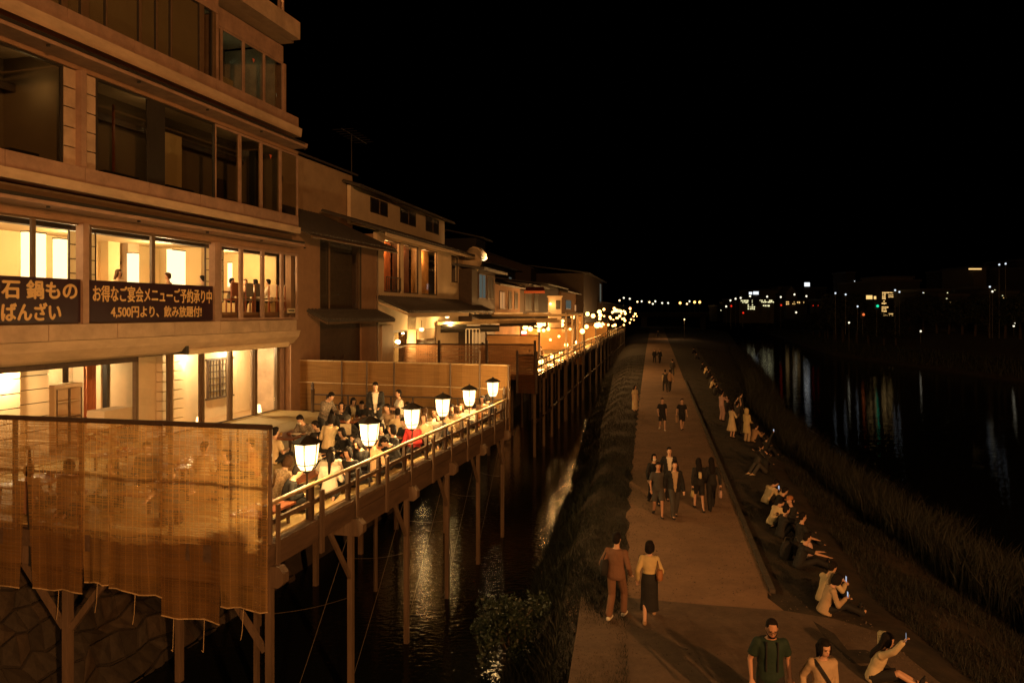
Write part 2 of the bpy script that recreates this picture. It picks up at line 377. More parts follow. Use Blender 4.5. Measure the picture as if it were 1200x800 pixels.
# left bank: land the houses stand on, edged by a wall
wt = [RF.W(u, 7.45, 0).to_2d() for u in (-16, 0, 17)]+[Vector(p) for p in ((-6.5, 34), (-3.3, 50), (2.0, 75), (15, 150), (30, 230), (50, 330))]
g = MB()
g.add([(p.x, p.y, 2.36) for p in wt]+[(-300, p.y, 2.36) for p in wt], [(i, i+1, len(wt)+i+1, len(wt)+i) for i in range(len(wt)-1)])
g.build('left_bank', mat('bank_earth', (.08, .06, .04), .95, .3, 2), None, 'structure')
ew = thing('embankment_wall', 'dark concrete river wall under the farther houses', 'wall', (wt[2].x, wt[2].y, ZW-.4))
g = MB(WF)
for a, b in zip(wt[2:-1], wt[3:]): g.add([(a.x, a.y, 2.34), (b.x, b.y, 2.34), (b.x+.9, b.y, ZW-.6), (a.x+.9, a.y, ZW-.6)], [(0, 1, 2, 3)])
g.build('wall_face', mat('river_wall', (.06, .05, .04), .9, .3, 1.5, .4, 12), ew)

# battered stone wall under the restaurant, every stone its own
sw = thing('stone_wall', 'battered wall of rough fitted stones under the restaurant terrace', 'wall', (3.0, 6.0, ZW), RF)
rnd = random.Random(3)
def wallpt(u, w):                      # w: 0 foot .. 1 top
    return (u, 4.75+2.6*w, ZW-.3+(2.34-ZW+.3)*w)
nu, nw = 27, 11
gr = [[(-.9+.37*i+(rnd.uniform(-.09, .09))+(.17 if j % 2 else 0), min(max(j/nw+rnd.uniform(-.025, .025)*(0 < j < nw), 0), 1)) for i in range(nu+1)] for j in range(nw+1)]
M_st = [mat('wall_stone_'+c, k, .9, .35, 3, .7, 14) for c, k in (('brown', (.045, .031, .02)), ('grey', (.036, .028, .021)), ('dark', (.024, .018, .012)))]
for j in range(nw):
    for i in range(nu):
        q = [gr[j][i], gr[j][i+1], gr[j+1][i+1], gr[j+1][i]]
        cu = sum(a[0] for a in q)/4; cw = sum(a[1] for a in q)/4; pr_ = rnd.uniform(.05, .16)
        o1, o2, o3 = [], [], []
        pts8 = []
        for k in range(4):
            a, b = q[k], q[(k+1) % 4]; pts8 += [(a[0]*.93+cu*.07, a[1]*.93+cw*.07), ((a[0]+b[0])/2*.96+cu*.04, (a[1]+b[1])/2*.96+cw*.04)]
        for k, (a, b) in enumerate(pts8):
            x, y_, z_ = wallpt(a, b); o1.append((x, y_+.02, z_-.02)); x, y_, z_ = wallpt(a*.93+cu*.07, b*.93+cw*.07); o2.append((x, y_-pr_*.7, z_+pr_*.3))
        x, y_, z_ = wallpt(cu, cw); g = MB(RF); g.add(o1+o2+[(x, y_-pr_, z_+pr_*.4)], [(k, (k+1) % 8, 8+(k+1) % 8, 8+k) for k in range(8)]+[(8+k, 8+(k+1) % 8, 16) for k in range(8)])
        g.build('stone', M_st[rnd.randrange(3)], sw)
g = MB(RF); g.add([(-2.5, 4.83, ZW-.3), (17.5, 4.83, ZW-.3), (17.5, 7.43, 2.3), (-2.5, 7.43, 2.3)], [(0, 1, 2, 3)]); g.build('wall_core', mat('joint_earth', (.03, .022, .015), 1, .3, 4), sw)

# ------------------------------------------------------------------ vegetation
def blades(name, pts, hmin, hmax, w, m, lean=.35, segs=1, label=None, cat=None, seed=1):
    """pts: Nx3 roots; every blade a bent tapering leaf"""
    r = np.random.RandomState(seed); N = len(pts); P = np.array(pts, float)
    h = r.uniform(hmin, hmax, N); a = r.uniform(0, 2*PI, N); ld = r.uniform(0, 2*PI, N); ln = r.uniform(.05, lean, N)*h
    wv = np.stack([np.cos(a), np.sin(a), np.zeros(N)], 1)*(w*r.uniform(.6, 1.3, N))[:, None]; lv = np.stack([np.cos(ld), np.sin(ld), np.zeros(N)], 1)*ln[:, None]
    up = np.zeros((N, 3)); up[:, 2] = h
    if segs == 1:
        V = np.stack([P-wv, P+wv, P+lv+up], 1).reshape(-1, 3); f = np.arange(3*N).reshape(-1, 3)
    else:
        mid = P+lv*.3+up*.55; V = np.stack([P-wv, P+wv, mid+wv*.8, mid-wv*.8, P+lv*1.2+up], 1).reshape(-1, 3)
        b = (np.arange(N)*5)[:, None]; f = np.concatenate([b+[0, 1, 2], b+[0, 2, 3], b+[3, 2, 4]], 0)
    me = bpy.data.meshes.new(name); me.vertices.add(len(V)); me.vertices.foreach_set('co', V.ravel())
    me.loops.add(f.size); me.loops.foreach_set('vertex_index', f.ravel().astype(np.int32)); me.polygons.add(len(f))
    me.polygons.foreach_set('loop_start', (np.arange(len(f))*3).astype(np.int32)); me.materials.append(m); me.update(calc_edges=True)
    o = bpy.data.objects.new(name, me); COL.objects.link(o); o['kind'] = 'stuff'; return tag(o, label, cat)
def scatter(n, y0, y1, xa, xb, seed, power=2.2, clump=.5):
    r = random.Random(seed); out = []
    while len(out) < n:
        t = r.random(); y = y0*(y1/y0)**(t) if power else r.uniform(y0, y1); a, b = xa(y), xb(y); x = r.uniform(a, b)
        if clump and (math.sin(x*2.3+y*.9)+math.sin(y*1.7-x*1.1)+r.uniform(-1.5, 1.5)) < -clump*1.2: continue
        out.append((x, y, ground_z(x, y)-.02))
    return out
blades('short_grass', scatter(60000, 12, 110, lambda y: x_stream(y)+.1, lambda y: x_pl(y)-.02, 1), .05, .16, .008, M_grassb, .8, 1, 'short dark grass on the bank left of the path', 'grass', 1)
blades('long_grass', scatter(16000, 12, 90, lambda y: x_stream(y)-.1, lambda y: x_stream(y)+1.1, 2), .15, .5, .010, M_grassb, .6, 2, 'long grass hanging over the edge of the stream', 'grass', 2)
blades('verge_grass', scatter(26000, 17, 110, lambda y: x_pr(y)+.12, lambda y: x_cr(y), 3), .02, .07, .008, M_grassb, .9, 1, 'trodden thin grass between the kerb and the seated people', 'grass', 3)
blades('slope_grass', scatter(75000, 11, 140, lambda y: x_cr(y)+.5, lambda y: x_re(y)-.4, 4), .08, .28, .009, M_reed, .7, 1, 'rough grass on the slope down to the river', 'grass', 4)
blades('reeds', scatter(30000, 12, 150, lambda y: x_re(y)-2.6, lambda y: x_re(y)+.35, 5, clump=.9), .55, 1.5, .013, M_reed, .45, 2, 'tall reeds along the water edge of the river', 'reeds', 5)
blades('far_shore_grass', [(x_fb(y)+dx, y, -1.2+dx*.3) for y, dx in ((random.uniform(70, 260), random.uniform(0, 5)) for _ in range(9000))], .3, 1.1, .04, M_leafd, .5, 1, 'dark weeds along the far shore of the river', 'grass', 6)
def leafy(cs, n, leaf, seed, m, name='crown'):
    """clump centres (x,y,z,rx,ry,rz) -> many small leaf-sized faces through their volume"""
    r = np.random.RandomState(seed); V = []; tot = sum(c[3]*c[4]*c[5] for c in cs)**1
    for c in cs:
        k = max(int(n*c[3]*c[4]*c[5]/tot), 6); d = r.normal(size=(k, 3)); d /= np.linalg.norm(d, axis=1)[:, None]; d *= (r.uniform(.35, 1.0, k)**.5)[:, None]
        p = np.array(c[:3])+d*np.array(c[3:6]); a = r.normal(size=(k, 3)); a /= np.linalg.norm(a, axis=1)[:, None]; b = np.cross(a, r.normal(size=(k, 3))); b /= np.linalg.norm(b, axis=1)[:, None]
        s = (leaf*r.uniform(.6, 1.4, k))[:, None]; V.append(np.stack([p-a*s, p+b*s*.5, p+a*s, p-b*s*.5], 1).reshape(-1, 3))
    V = np.concatenate(V); q = len(V)//4; f = np.arange(q*4).reshape(-1, 4)
    me = bpy.data.meshes.new(name); me.from_pydata(V.tolist(), [], f.tolist()); me.materials.append(m); return me
# bush on the stream bank
bt = thing('leafy_bush', 'round leafy bush at the stream edge low in the picture', 'bush', (-.02, 16.9, -1.3))
rb = random.Random(5)
o = bpy.data.objects.new('foliage', leafy([(rb.gauss(0, .42), rb.gauss(0, .35), rb.uniform(.1, 1.25)+rb.choice([0, 0, .2]), rb.uniform(.14, .34), rb.uniform(.14, .34), rb.uniform(.16, .36)) for _ in range(30)], 4600, .045, 3, M_leaf, 'foliage')); COL.objects.link(o); o.parent = bt
g = MB()
for k in range(9): g.tube([(0, 0, -.1), (rb.uniform(-.4, .4), rb.uniform(-.3, .3), .6), (rb.uniform(-.7, .7), rb.uniform(-.5, .5), 1.1)], .014, 5)
g.build('stem', M_bark, bt)
# far-bank trees
protos = []
for k in range(5):
    r = random.Random(40+k); t = thing('riverside_tree', 'tree', 'tree', (0, 0, 0)); H_ = 9+k
    g = MB(); g.cyl((0, 0, 0), (.2, .1, H_*.45), .3, .2, 8)
    for a in range(6): an = a*1.05+r.random(); g.cyl((.15, .08, H_*(.28+.03*a)), (math.cos(an)*2.0, math.sin(an)*2.0, H_*(.5+.06*a)), .12, .04, 6)
    g.build('trunk', M_bark, t)
    cs = [(math.cos(q)*rr_, math.sin(q)*rr_, H_*r.uniform(.34, .9), r.uniform(.9, 1.7), r.uniform(.9, 1.7), r.uniform(.7, 1.2)) for q, rr_ in ((r.uniform(0, 6.3), r.uniform(.2, 3.4)) for _ in range(26))]
    o = bpy.data.objects.new('crown', leafy(cs, 2600, .26, k, M_leafd)); COL.objects.link(o); o.parent = t; protos.append(t)
bpy.context.view_layer.update()
tr = random.Random(9); idx = 0
spots = [(868, 372, 205), (884, 366, 190), (902, 368, 180), (921, 366, 172), (940, 364, 168), (958, 352, 160), (972, 345, 158), (988, 340, 150), (1004, 348, 146), (1018, 362, 140), (1066, 352, 140), (1082, 342, 136), (1098, 346, 132), (1112, 352, 128), (1128, 350, 124), (1143, 348, 120), (1160, 352, 116), (1178, 345, 112), (1196, 340, 108), (1036, 372, 138), (1050, 374, 136), (855, 378, 230), (843, 381, 250), (830, 384, 268), (1213, 338, 104), (822, 386, 290)]
ords = ['first', 'second', 'third', 'fourth', 'fifth', 'sixth', 'seventh', 'eighth', 'ninth', 'tenth', 'eleventh', 'twelfth', 'thirteenth', 'fourteenth', 'fifteenth', 'sixteenth', 'seventeenth', 'eighteenth', 'nineteenth', 'twentieth', 'twenty-first', 'twenty-second', 'twenty-third', 'twenty-fourth', 'twenty-fifth', 'twenty-sixth', 'twenty-seventh', 'twenty-eighth', 'twenty-ninth', 'thirtieth']
for i, (px, py, Y) in enumerate(sorted(spots)):
    pr0 = protos[i % 5]; x = (px-600)/F*Y; top = EYE-(py-HOR)*Y/F; x = max(x, x_fb(Y)+4); base = .3 if x < x_fb(Y)+11 else 2.5
    c = pr0 if i < 5 else copy_tree(pr0); hh = 9+(i % 5); s = max((top-base)/(hh*.98), .35)
    c.location = (x, Y, base-.1); c.scale = (max(s, .75), max(s, .75), s); c.rotation_euler = (0, 0, tr.uniform(0, 6))
    c['label'] = 'dark tree on the far river bank, %s counted from the left' % ords[i]; c['group'] = 'trees along the far bank'

# ------------------------------------------------------------------ restaurant building
U = RF.U
rb_ = thing('restaurant_building', 'tall stone-clad restaurant block with lit dining floors above the terrace', 'building', (8, 9.5, 2.36), RF)
def part(name, m, mb, parent=rb_, label=None, kind=None):
    mb.fr = mb.fr or RF; o = mb.build(name, m, parent, kind)
    if label: o['label'] = label
    return o
UL, UR = -1.2, 15.45
def band(z0, z1, v, ulist, m, name='stone_panel', back=8.4, joint=.012):
    for a, b in zip(ulist[:-1], ulist[1:]): part(name, m, MB().box(a+joint, b-joint, v, back, z0, z1))
def ladder(pxs, v): return [UL]+sorted(U(p, v) for p in pxs)+[U(352, 7.95)]
# lower floor wall strip and soffit
part('soffit', M_lip, MB().prism_u([(8.75, 5.02), (8.45, 5.10), (8.22, 5.35), (8.14, 5.585), (9.4, 5.585), (9.4, 5.02)], UL, UR-.02))
band(5.6, 5.985, 8.1, ladder([57, 138, 205, 258, 304, 341], 8.1), M_stone)
band(9.50, 9.87, 8.02, ladder([6, 100, 175, 235, 286, 328], 8.02), M_stone2)
part('string_course', M_lip, MB().prism_u([(7.93, 9.24), (7.90, 9.47), (8.4, 9.47), (8.4, 9.24)], UL, U(352, 7.93)))
band(13.22, 13.62, 8.02, [UL]+sorted(U(p, 8.02) for p in (79, 158, 222, 255))+[U(352, 7.95)], M_stone2)
part('string_course', M_lip, MB().prism_u([(7.90, 12.88), (7.86, 13.19), (8.4, 13.19), (8.4, 12.88)], UL, U(352, 7.93)+.02))
band(16.55, 17.2, 7.93, [UL, U(150, 7.93), U(250, 7.93), U(352, 7.93)], M_stone)
for z0, z1 in ((5.74, 5.96), (9.30, 9.86), (12.9, 13.6), (16.6, 17.1), (20.3, 20.6)): part('floor_slab', M_ceiling, MB().box(UL, UR-.05, 8.42, 13.6, z0, z1))
part('floor_slab', M_ceiling, MB().box(UL, UR-.05, 9.42, 13.6, 5.04, 5.58))
part('parapet_ledge', M_stone, MB().box(U(255, 8.4), UR-.05, 8.42, 8.95, 13.61, 13.66))
part('roof_slab', M_stone, MB().box(UL, UR, 8.0, 13.6, 20.62, 21.0))
# gutters, recesses between the storeys
for z, vv in ((8.72, 7.62), (12.42, 7.62)):
    part('gutter', M_stone2, MB().prism_u([(vv, z+.02), (vv-.03, z+.17), (vv+.06, z+.19), (8.24, z+.10), (8.24, z)], UL, U(357 if z < 10 else 360, vv)))
    part('gutter_lip', M_dark, MB().box(UL, U(356, vv), vv-.05, vv-.032, z+.10, z+.18))
    u = .4
    while u < 15: part('gutter_bracket', M_dark, MB().box(u, u+.04, vv+.02, vv+.10, z-.05, z+.0)); u += 2.9
part('awning_cassette', M_bronze, MB().box(UL, U(343, 7.75), 7.78, 8.0, 8.93, 9.1))
part('recess_wall', M_brownwall, MB().box(UL, UR-.1, 8.36, 8.5, 8.9, 9.29))
part('recess_wall', M_brownwall, MB().box(UL, UR-.1, 8.36, 8.5, 12.63, 12.88))
part('window_head', M_brownwall, MB().box(UL, UR-.1, 8.2, 8.4, 8.5, 8.71)); part('window_head', M_brownwall, MB().box(UL, UR-.1, 8.2, 8.4, 12.3, 12.41))
# end wall and back wall
part('end_wall', M_stone, MB().box(UR-.10, UR+.0, 9.2, 13.7, 2.36, 16.5)); part('back_wall', M_brownwall, MB().box(UL, UR, 13.62, 13.8, 2.36, 20.6))
part('upper_wall', M_stone2, MB().box(U(252, 8.9), U(332, 8.9)+.03, 8.92, 9.1, 15.9, 16.54)); part('upper_wall', M_stone2, MB().box(UL, U(252, 8.4)+.2, 8.42, 8.6, 15.95, 16.54))
def window(u0, u1, z0, z1, v, fw_=.05, m=M_bronze, pane=True, sill=True, depth=.08):
    gm_ = M_tint if z0 > 9.5 else M_glass
    g = MB().box(u0, u0+fw_, v, v+depth, z0, z1).box(u1-fw_, u1, v, v+depth, z0, z1).box(u0+fw_, u1-fw_, v+.002, v+depth-.002, z1-fw_, z1).box(u0+fw_, u1-fw_, v+.002, v+depth-.002, z0, z0+fw_)
    w = part('window', m, g)
    if pane: part('pane', gm_, MB().box(u0+fw_, u1-fw_, v+depth*.4, v+depth*.4+.008, z0+fw_, z1-fw_), w)
    return w
def shoji(px0, px1, v, z0, z1, rows=5, lit=True):
    u0, u1 = U(px0, v), U(px1, v)
    s = part('shoji_screen', M_paper, MB().box(u0+.03, u1-.03, v+.02, v+.03, z0+.03, z1-.03))
    g = MB().box(u0, u0+.03, v, v+.05, z0, z1).box(u1-.03, u1, v, v+.05, z0, z1)
    for k in range(rows+1): zz = z0+(z1-z0)*k/rows; g.box(u0+.03, u1-.03, v+.005, v+.045, zz-.012, zz+.012)
    part('lattice', M_darkwood, g, s)
# 2nd-storey windows
V2 = 8.26
mull = M_stone2
for p0, p1 in ((97.5, 104.5), (252, 258)): part('pilaster', mull, MB().box(U(p0, 8.12), U(p1, 8.12), 8.12, 8.34, 5.99, 8.5))
window(UL, U(40, V2), 6.0, 8.5, V2); window(U(40, V2), U(97, V2), 6.0, 8.5, V2)
window(U(105, V2), U(180, V2), 6.0, 8.5, V2, .07); window(U(180, V2), U(252, V2), 6.0, 8.5, V2, .07)
for a, b in ((258, 283.5), (283.5, 308.5), (308.5, 331), (331, 349.5)): window(U(a, V2), U(b, V2), 6.0, 8.5, V2, .085, M_stone2)
shoji(81, 97, 8.5, 6.9, 8.35, 4); shoji(105.5, 113, 8.5, 6.9, 8.35, 4); shoji(241, 251.5, 8.5, 6.9, 8.35, 4); shoji(258.5, 262, 8.5, 6.6, 8.35, 5)
part('dining_floor', mat('timber_floor', (.22, .12, .06), .4, .2, 3), MB().box(UL, UR-.12, 8.6, 13.6, 5.961, 6.28))
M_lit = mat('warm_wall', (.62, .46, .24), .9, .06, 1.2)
part('inner_wall', M_lit, MB().box(UL, U(305, 11), 11.9, 12.0, 5.99, 8.7)); part('inner_wall', M_lit, MB().box(U(230, 10.4), U(232, 10.4)+.15, 10.2, 11.88, 5.99, 8.7))
part('inner_wall', M_lit, MB().box(UL, UR-.12, 13.5, 13.6, 5.99, 8.7)); part('inner_wall', M_lit, MB().box(UR-.2, UR-.12, 9.1, 13.48, 5.99, 8.9))
part('hanging_ceiling', M_lit, MB().box(UL, UR-.2, 9.2, 13.4, 8.55, 8.6)); part('ceiling_beam', M_darkwood, MB().box(UL, UR-.2, 8.9, 9.18, 8.40, 8.55))
for k, (pa, vv) in enumerate(((150, 11.5), (127, 11.6), (300, 12.6))): part('inner_pillar', M_lit if k else M_creamd, MB().box(U(pa, vv), U(pa, vv)+.5, vv, vv+.3, 5.99, 8.55))
for k, (pa, vv) in enumerate(((136, 11.8), (245, 11.8))): part('wall_shelf', M_darkwood, MB().box(U(pa, vv), U(pa, vv)+.7, vv-.05, vv+.05, 7.85, 7.95))
for x_ in (3.4, 6.6, 9.8, 13.2): lamp('dining_light', (0, 0, 0), 230, (1, .68, .30), .25)
dl = [o for o in COL.objects if o.name.startswith('dining_light')]
for o, x_ in zip(dl, (3.4, 6.8, 10.2, 13.6)): o.location = RF.W(x_, 10.1, 8.2)
# tall paper lamps in the dining room
plabel = ['tall glowing paper lamp left of the shoji, widest in the second storey', 'narrow glowing paper lamp beside the left shoji', 'tall glowing paper lamp behind the two diners, above the middle banner', 'slim glowing paper lamp right of the window post above the middle banner', 'wide glowing paper lamp right of the short-haired diner', 'slim glowing lamp behind the diners in the corner bay']
for (p0, p1, vv, z0, z1), lb in zip(((32, 54, 9.6, 6.95, 8.3), (69, 80, 9.9, 6.95, 8.25), (155, 163, 11.2, 6.7, 8.2), (226, 233, 10.6, 6.6, 8.3), (201.5, 217.5, 9.9, 6.6, 8.3), (272, 279, 11, 6.8, 8.2)), plabel):
    a, b = U(p0, vv), U(p1, vv); t = thing('paper_lamp', lb, 'lamp', ((a+b)/2, vv+.1, z0), RF)
    part('lamp_shade', G_room, MB().box(a, b, vv, vv+.2, z0, z1), t); part('lamp_frame', M_darkwood, MB().box(a-.01, b+.01, vv-.01, vv+.21, z1, z1+.03).box(a-.01, b+.01, vv-.01, vv+.21, z0-.03, z0), t)
# third storey
V3 = 8.26
for p0, p1 in ((95.5, 101.5),): part('pilaster', M_stone2, MB().box(U(p0, 8.1), U(p1, 8.1), 8.1, 8.34, 9.88, 12.3))
def tilecol(p0, p1, v, z0, z1, n, m=M_stone):
    a, b = U(p0, v), U(p1, v); h = (z1-z0)/n
    for k in range(n): part('tile', m, MB().box(a, b, v, v+.12, z0+k*h+.015, z0+(k+1)*h-.015))
tilecol(75, 95, 8.28, 9.88, 12.3, 5); tilecol(102, 112, 8.28, 9.88, 12.3, 5)
window(UL, U(74, V3), 9.88, 12.3, V3, .05, M_dark); window(U(113, V3), U(175, V3), 9.88, 12.3, V3, .05, M_dark); window(U(192, V3), U(252, V3), 9.88, 12.3, V3, .05, M_dark)
part('dark_opening', M_dark, MB().box(U(175, V3), U(192, V3), V3, V3+.1, 9.88, 12.3))  # flat dark sheet stands in for the shade of an unlit opening
for a, b in ((252, 281.5), (281.5, 306.5), (306.5, 329), (329, 349.5)): window(U(a, V3), U(b, V3), 9.88, 12.3, V3, .075, M_stone2)
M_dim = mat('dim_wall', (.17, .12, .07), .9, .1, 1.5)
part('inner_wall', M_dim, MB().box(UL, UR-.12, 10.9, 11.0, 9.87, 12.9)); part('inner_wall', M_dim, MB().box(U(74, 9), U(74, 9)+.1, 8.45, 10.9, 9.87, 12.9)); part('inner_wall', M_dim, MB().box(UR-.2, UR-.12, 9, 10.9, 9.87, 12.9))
part('niche', M_darkwood, MB().box(U(31, 10.8), U(62, 10.8), 10.84, 10.898, 10.3, 11.3)); part('sliding_panel', M_lit, MB().box(U(193, 10.0), U(213, 10.0), 10.0, 10.06, 9.9, 12.1))
part('curtain_pole', M_darkwood, MB().box(UL, UR-.2, 10.5, 10.56, 12.0, 12.2)); part('picture_frame', M_darkwood, MB().box(U(256, 10.8), U(266, 10.8), 10.84, 10.898, 10.3, 11.3))
part('wall_post', M_redwood, MB().box(U(133, 10), U(135, 10), 10, 10.05, 9.9, 12.4)); part('inner_pillar', M_dark, MB().box(U(300, 9.6), U(308, 9.6), 9.6, 9.9, 9.9, 12.4)); part('inner_pillar', M_lit, MB().box(U(318, 9.9), U(327, 9.9), 9.9, 10.2, 9.9, 11.1))
for k, (a, b) in enumerate(((0, 34), (113, 152), (186, 218), (256, 280))):
    t = thing('low_table', ['dark table in the leftmost unlit window of the third storey', 'dark low table behind the wide third-storey window', 'dark low table below the pale sliding panel on the third storey', 'dark table under the picture in the third-storey bay'][k], 'table', (U((a+b)/2, 8.9), 8.9, 9.87), RF)
    a, b = U(a, 8.9), U(b, 8.9); part('tabletop', M_dark, MB().box(a, b, 8.6, 9.3, 10.02, 10.08), t)
    for q in ((a+.05, 8.65), (b-.1, 8.65), (a+.05, 9.2), (b-.1, 9.2)): part('leg', M_dark, MB().box(q[0], q[0]+.05, q[1], q[1]+.05, 9.87, 10.02), t)
lamp('dim_light', RF.W(4.6, 9.6, 12.0), 9, (1, .6, .22), .2); lamp('dim_light', RF.W(9, 9.7, 11.9), 12, (1, .6, .22), .2); lamp('dim_light', RF.W(13.6, 9.4, 12.0), 7, (1, .6, .22), .2)
# fourth storey: drawn blinds left, set-back glazed bay right
V4 = 8.46
pxs = [(-40, 42), (48, 72), (78, 95), (103, 124), (125, 163), (165, 183), (184, 200), (201, 234), (238, 249)]
for k, (a, b) in enumerate(pxs):
    ua, ub = U(a, V4), U(b, V4); w = window(ua, ub, 13.62, 15.95, V4, .04, M_dark)
    if k not in (8,): part('roller_blind', mat('roller_blind', (.42, .32, .2), .9, .05, 3), MB().box(ua+.02, ub-.02, V4+.045, V4+.052, 13.66, 15.93), w)
for a, b in ((42, 48), (72, 78), (95, 103), (124, 125), (163, 165), (183, 184), (200, 201), (234, 238), (249, 252)): part('window_post', M_bronze, MB().box(U(a, V4), U(b, V4)+.01, V4-.03, V4+.1, 13.62, 15.95))
V4b = 8.95
part('return_wall', M_stone2, MB().box(U(252, 8.5)-.05, U(252, 8.5)+.12, 8.45, 9.2, 13.62, 15.95))
for a, b in ((254, 260), (260, 286), (286, 310), (310, 332)): window(U(a, V4b), U(b, V4b), 13.95, 15.9, V4b, .06, M_stone2)
part('sill', M_stone, MB().box(U(252, V4b), U(333, V4b), V4b-.03, V4b+.2, 13.66, 13.94)); part('end_pillar', M_stone2, MB().box(U(332, V4b), U(333.5, V4b)+.05, V4b-.04, V4b+.3, 13.95, 15.9))
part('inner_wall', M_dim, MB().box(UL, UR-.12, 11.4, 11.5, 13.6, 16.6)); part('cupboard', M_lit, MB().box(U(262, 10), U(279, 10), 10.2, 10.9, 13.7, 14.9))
part('strip_light', glow('fluorescent', (.85, 1, .6), 3), MB().box(U(311, 9.9), U(325, 9.9), 9.85, 9.92, 15.0, 15.05)); part('strip_light', glow('fluorescent', (.85, 1, .6), 3), MB().box(U(240, 9.9), U(247, 9.9), 9.85, 9.92, 15.2, 15.6))
part('kitchen_rack', mat('steel', (.5, .5, .45), .35, .1, 5), MB().box(U(312, 10.3), U(328, 10.3), 10.2, 10.6, 13.9, 14.05).box(U(312, 10.3), U(328, 10.3), 10.2, 10.6, 14.35, 14.42).box(U(319, 10.3), U(321, 10.3), 10.2, 10.6, 14.4, 14.9))
lamp('kitchen_light', RF.W(14.2, 10.2, 15.6), 5, (.9, 1, .55), .15); lamp('kitchen_light', RF.W(11.2, 10.4, 15.6), 1.5, (.95, 1, .5), .15)
# fifth storey: only its lit corner shows
a, b = U(308, 8.9), U(333, 8.9)
part('inner_wall', mat('orange_wall', (.6, .2, .07), .8, .1, 3), MB().box(UL, UR-.1, 9.6, 9.7, 17.25, 20.3)); window(a, b-.3, 17.25, 19.8, 8.9, .06, M_stone2); window(b-.3, b, 17.25, 19.8, 8.9, .06, M_stone2)
part('upper_wall', M_stone2, MB().box(UL, a, 8.9, 9.1, 17.22, 20.3)); lamp('room_light', RF.W(U(320, 9.2), 9.25, 18.6), 25, (1, .5, .16), .1)
# red pennant stickers on the glass
for px, z_, vv in ((317, 11.85, 8.22), (297, 15.35, 8.92)):
    u = U(px, vv); part('rescue_marker', mat('marker_red', (.55, .12, .05), .6, .05), MB().prism_v([(u-.08, z_+.07), (u+.08, z_+.07), (u, z_-.08)], vv-.01, vv-.002))
# ground floor
VG = 8.95
part('interior_floor', mat('entrance_floor', (.32, .2, .1), .5, .15, 3), MB().box(UL, UR-.1, 8.92, 13.6, 2.37, 2.5))
part('head_beam', M_darkwood, MB().box(UL, U(160, VG), VG-.06, VG+.1, 4.86, 5.01))
for p in (159.5, 199.5, 237, 270, 299, 325): part('mullion', M_bronze, MB().box(U(p-1.6, VG), U(p+1.6, VG), VG-.04, VG+.08, 2.5, 5.01))
for a, b in ((161, 198), (201, 235.5), (238.5, 268.5), (271.5, 297.5), (300.5, 323.5)): window(U(a, VG), U(b, VG), 2.5, 5.01, VG, .035)
part('corner_pillar', M_stone2, MB().box(U(327, VG), UR, VG-.1, VG+.2, 2.36, 5.05)); part('ceiling', M_cream, MB().box(UL, UR-.1, 9.1, 13.5, 4.98, 5.02))
part('inner_wall', M_cream, MB().box(U(163, 10.2), UR-.15, 10.25, 10.4, 2.5, 4.99)); part('inner_wall', M_cream, MB().box(UL, U(163, 10.2), 12.6, 12.7, 2.5, 4.99)); part('inner_wall', M_cream, MB().box(U(163, 10.2)-.1, U(163, 10.2), 10.25, 12.6, 2.5, 4.99))
for p0, p1 in ((190, 197), (203, 216), (302, 310)):
    a, b = U(p0, 10.0), U(p1, 10.0)
    for k in range(8): part('pillar_course', M_cream, MB().box(a, b, 9.98, 10.22, 2.5+k*.31, 2.5+k*.31+.285))
# stepped cream screen wall with dark joints at far left
for p0, p1, vv in ((-60, 24, 9.5), (24, 58, 9.9)):
    a, b = U(p0, vv), U(p1, vv)
    for k in range(7): part('wall_course', M_cream, MB().box(a, b-.01, vv, vv+.3, 2.5+k*.36, 2.5+k*.36+.335)); part('dark_joint', M_darkwood, MB().box(a+.01, b-.03, vv+.03, vv+.25, 2.5+k*.36+.337, 2.5+(k+1)*.36-.003))
a, b = U(243, 10.2), U(272, 10.2); g = MB()
g.box(a, a+.05, 10.16, 10.24, 3.2, 4.62).box(b-.05, b, 10.16, 10.24, 3.2, 4.62).box(a-.08, b+.08, 10.15, 10.243, 4.55, 4.62).box(a-.08, b+.08, 10.15, 10.243, 3.16, 3.22).box((a+b)/2-.03, (a+b)/2+.03, 10.165, 10.235, 3.22, 4.55)
for k in range(1, 6): zz = 3.2+k*.235; g.box(a+.05, b-.05, 10.18, 10.22, zz-.012, zz+.012)
for k in range(1, 8):
    if k != 4: uu = a+(b-a)*k/8; g.box(uu-.01, uu+.01, 10.185, 10.215, 3.22, 4.55)
lw = part('lattice_window', M_darkwood, g); part('paper', M_paper, MB().box(a+.05, b-.05, 10.225, 10.245, 3.22, 4.55), lw)
for p, vv, zz in ((283, 9.6, 4.9), (228, 9.7, 4.95), (75, 11.5, 4.9), (140, 11.5, 4.9), (15, 9.2, 4.9)):
    d = lamp('downlight', RF.W(U(p, vv), vv, zz), 300 if p > 200 else (240 if p < 20 else 520), (1, .70, .33), .06)
    part('downlight_fitting', G_room, MB().cyl((U(p, vv), vv, zz+.04), (U(p, vv), vv, zz+.07), .06, .06, 10))
part('base_rail', M_darkwood, MB().box(U(201, VG), U(325, VG), VG-.03, VG+.06, 2.5, 2.58))
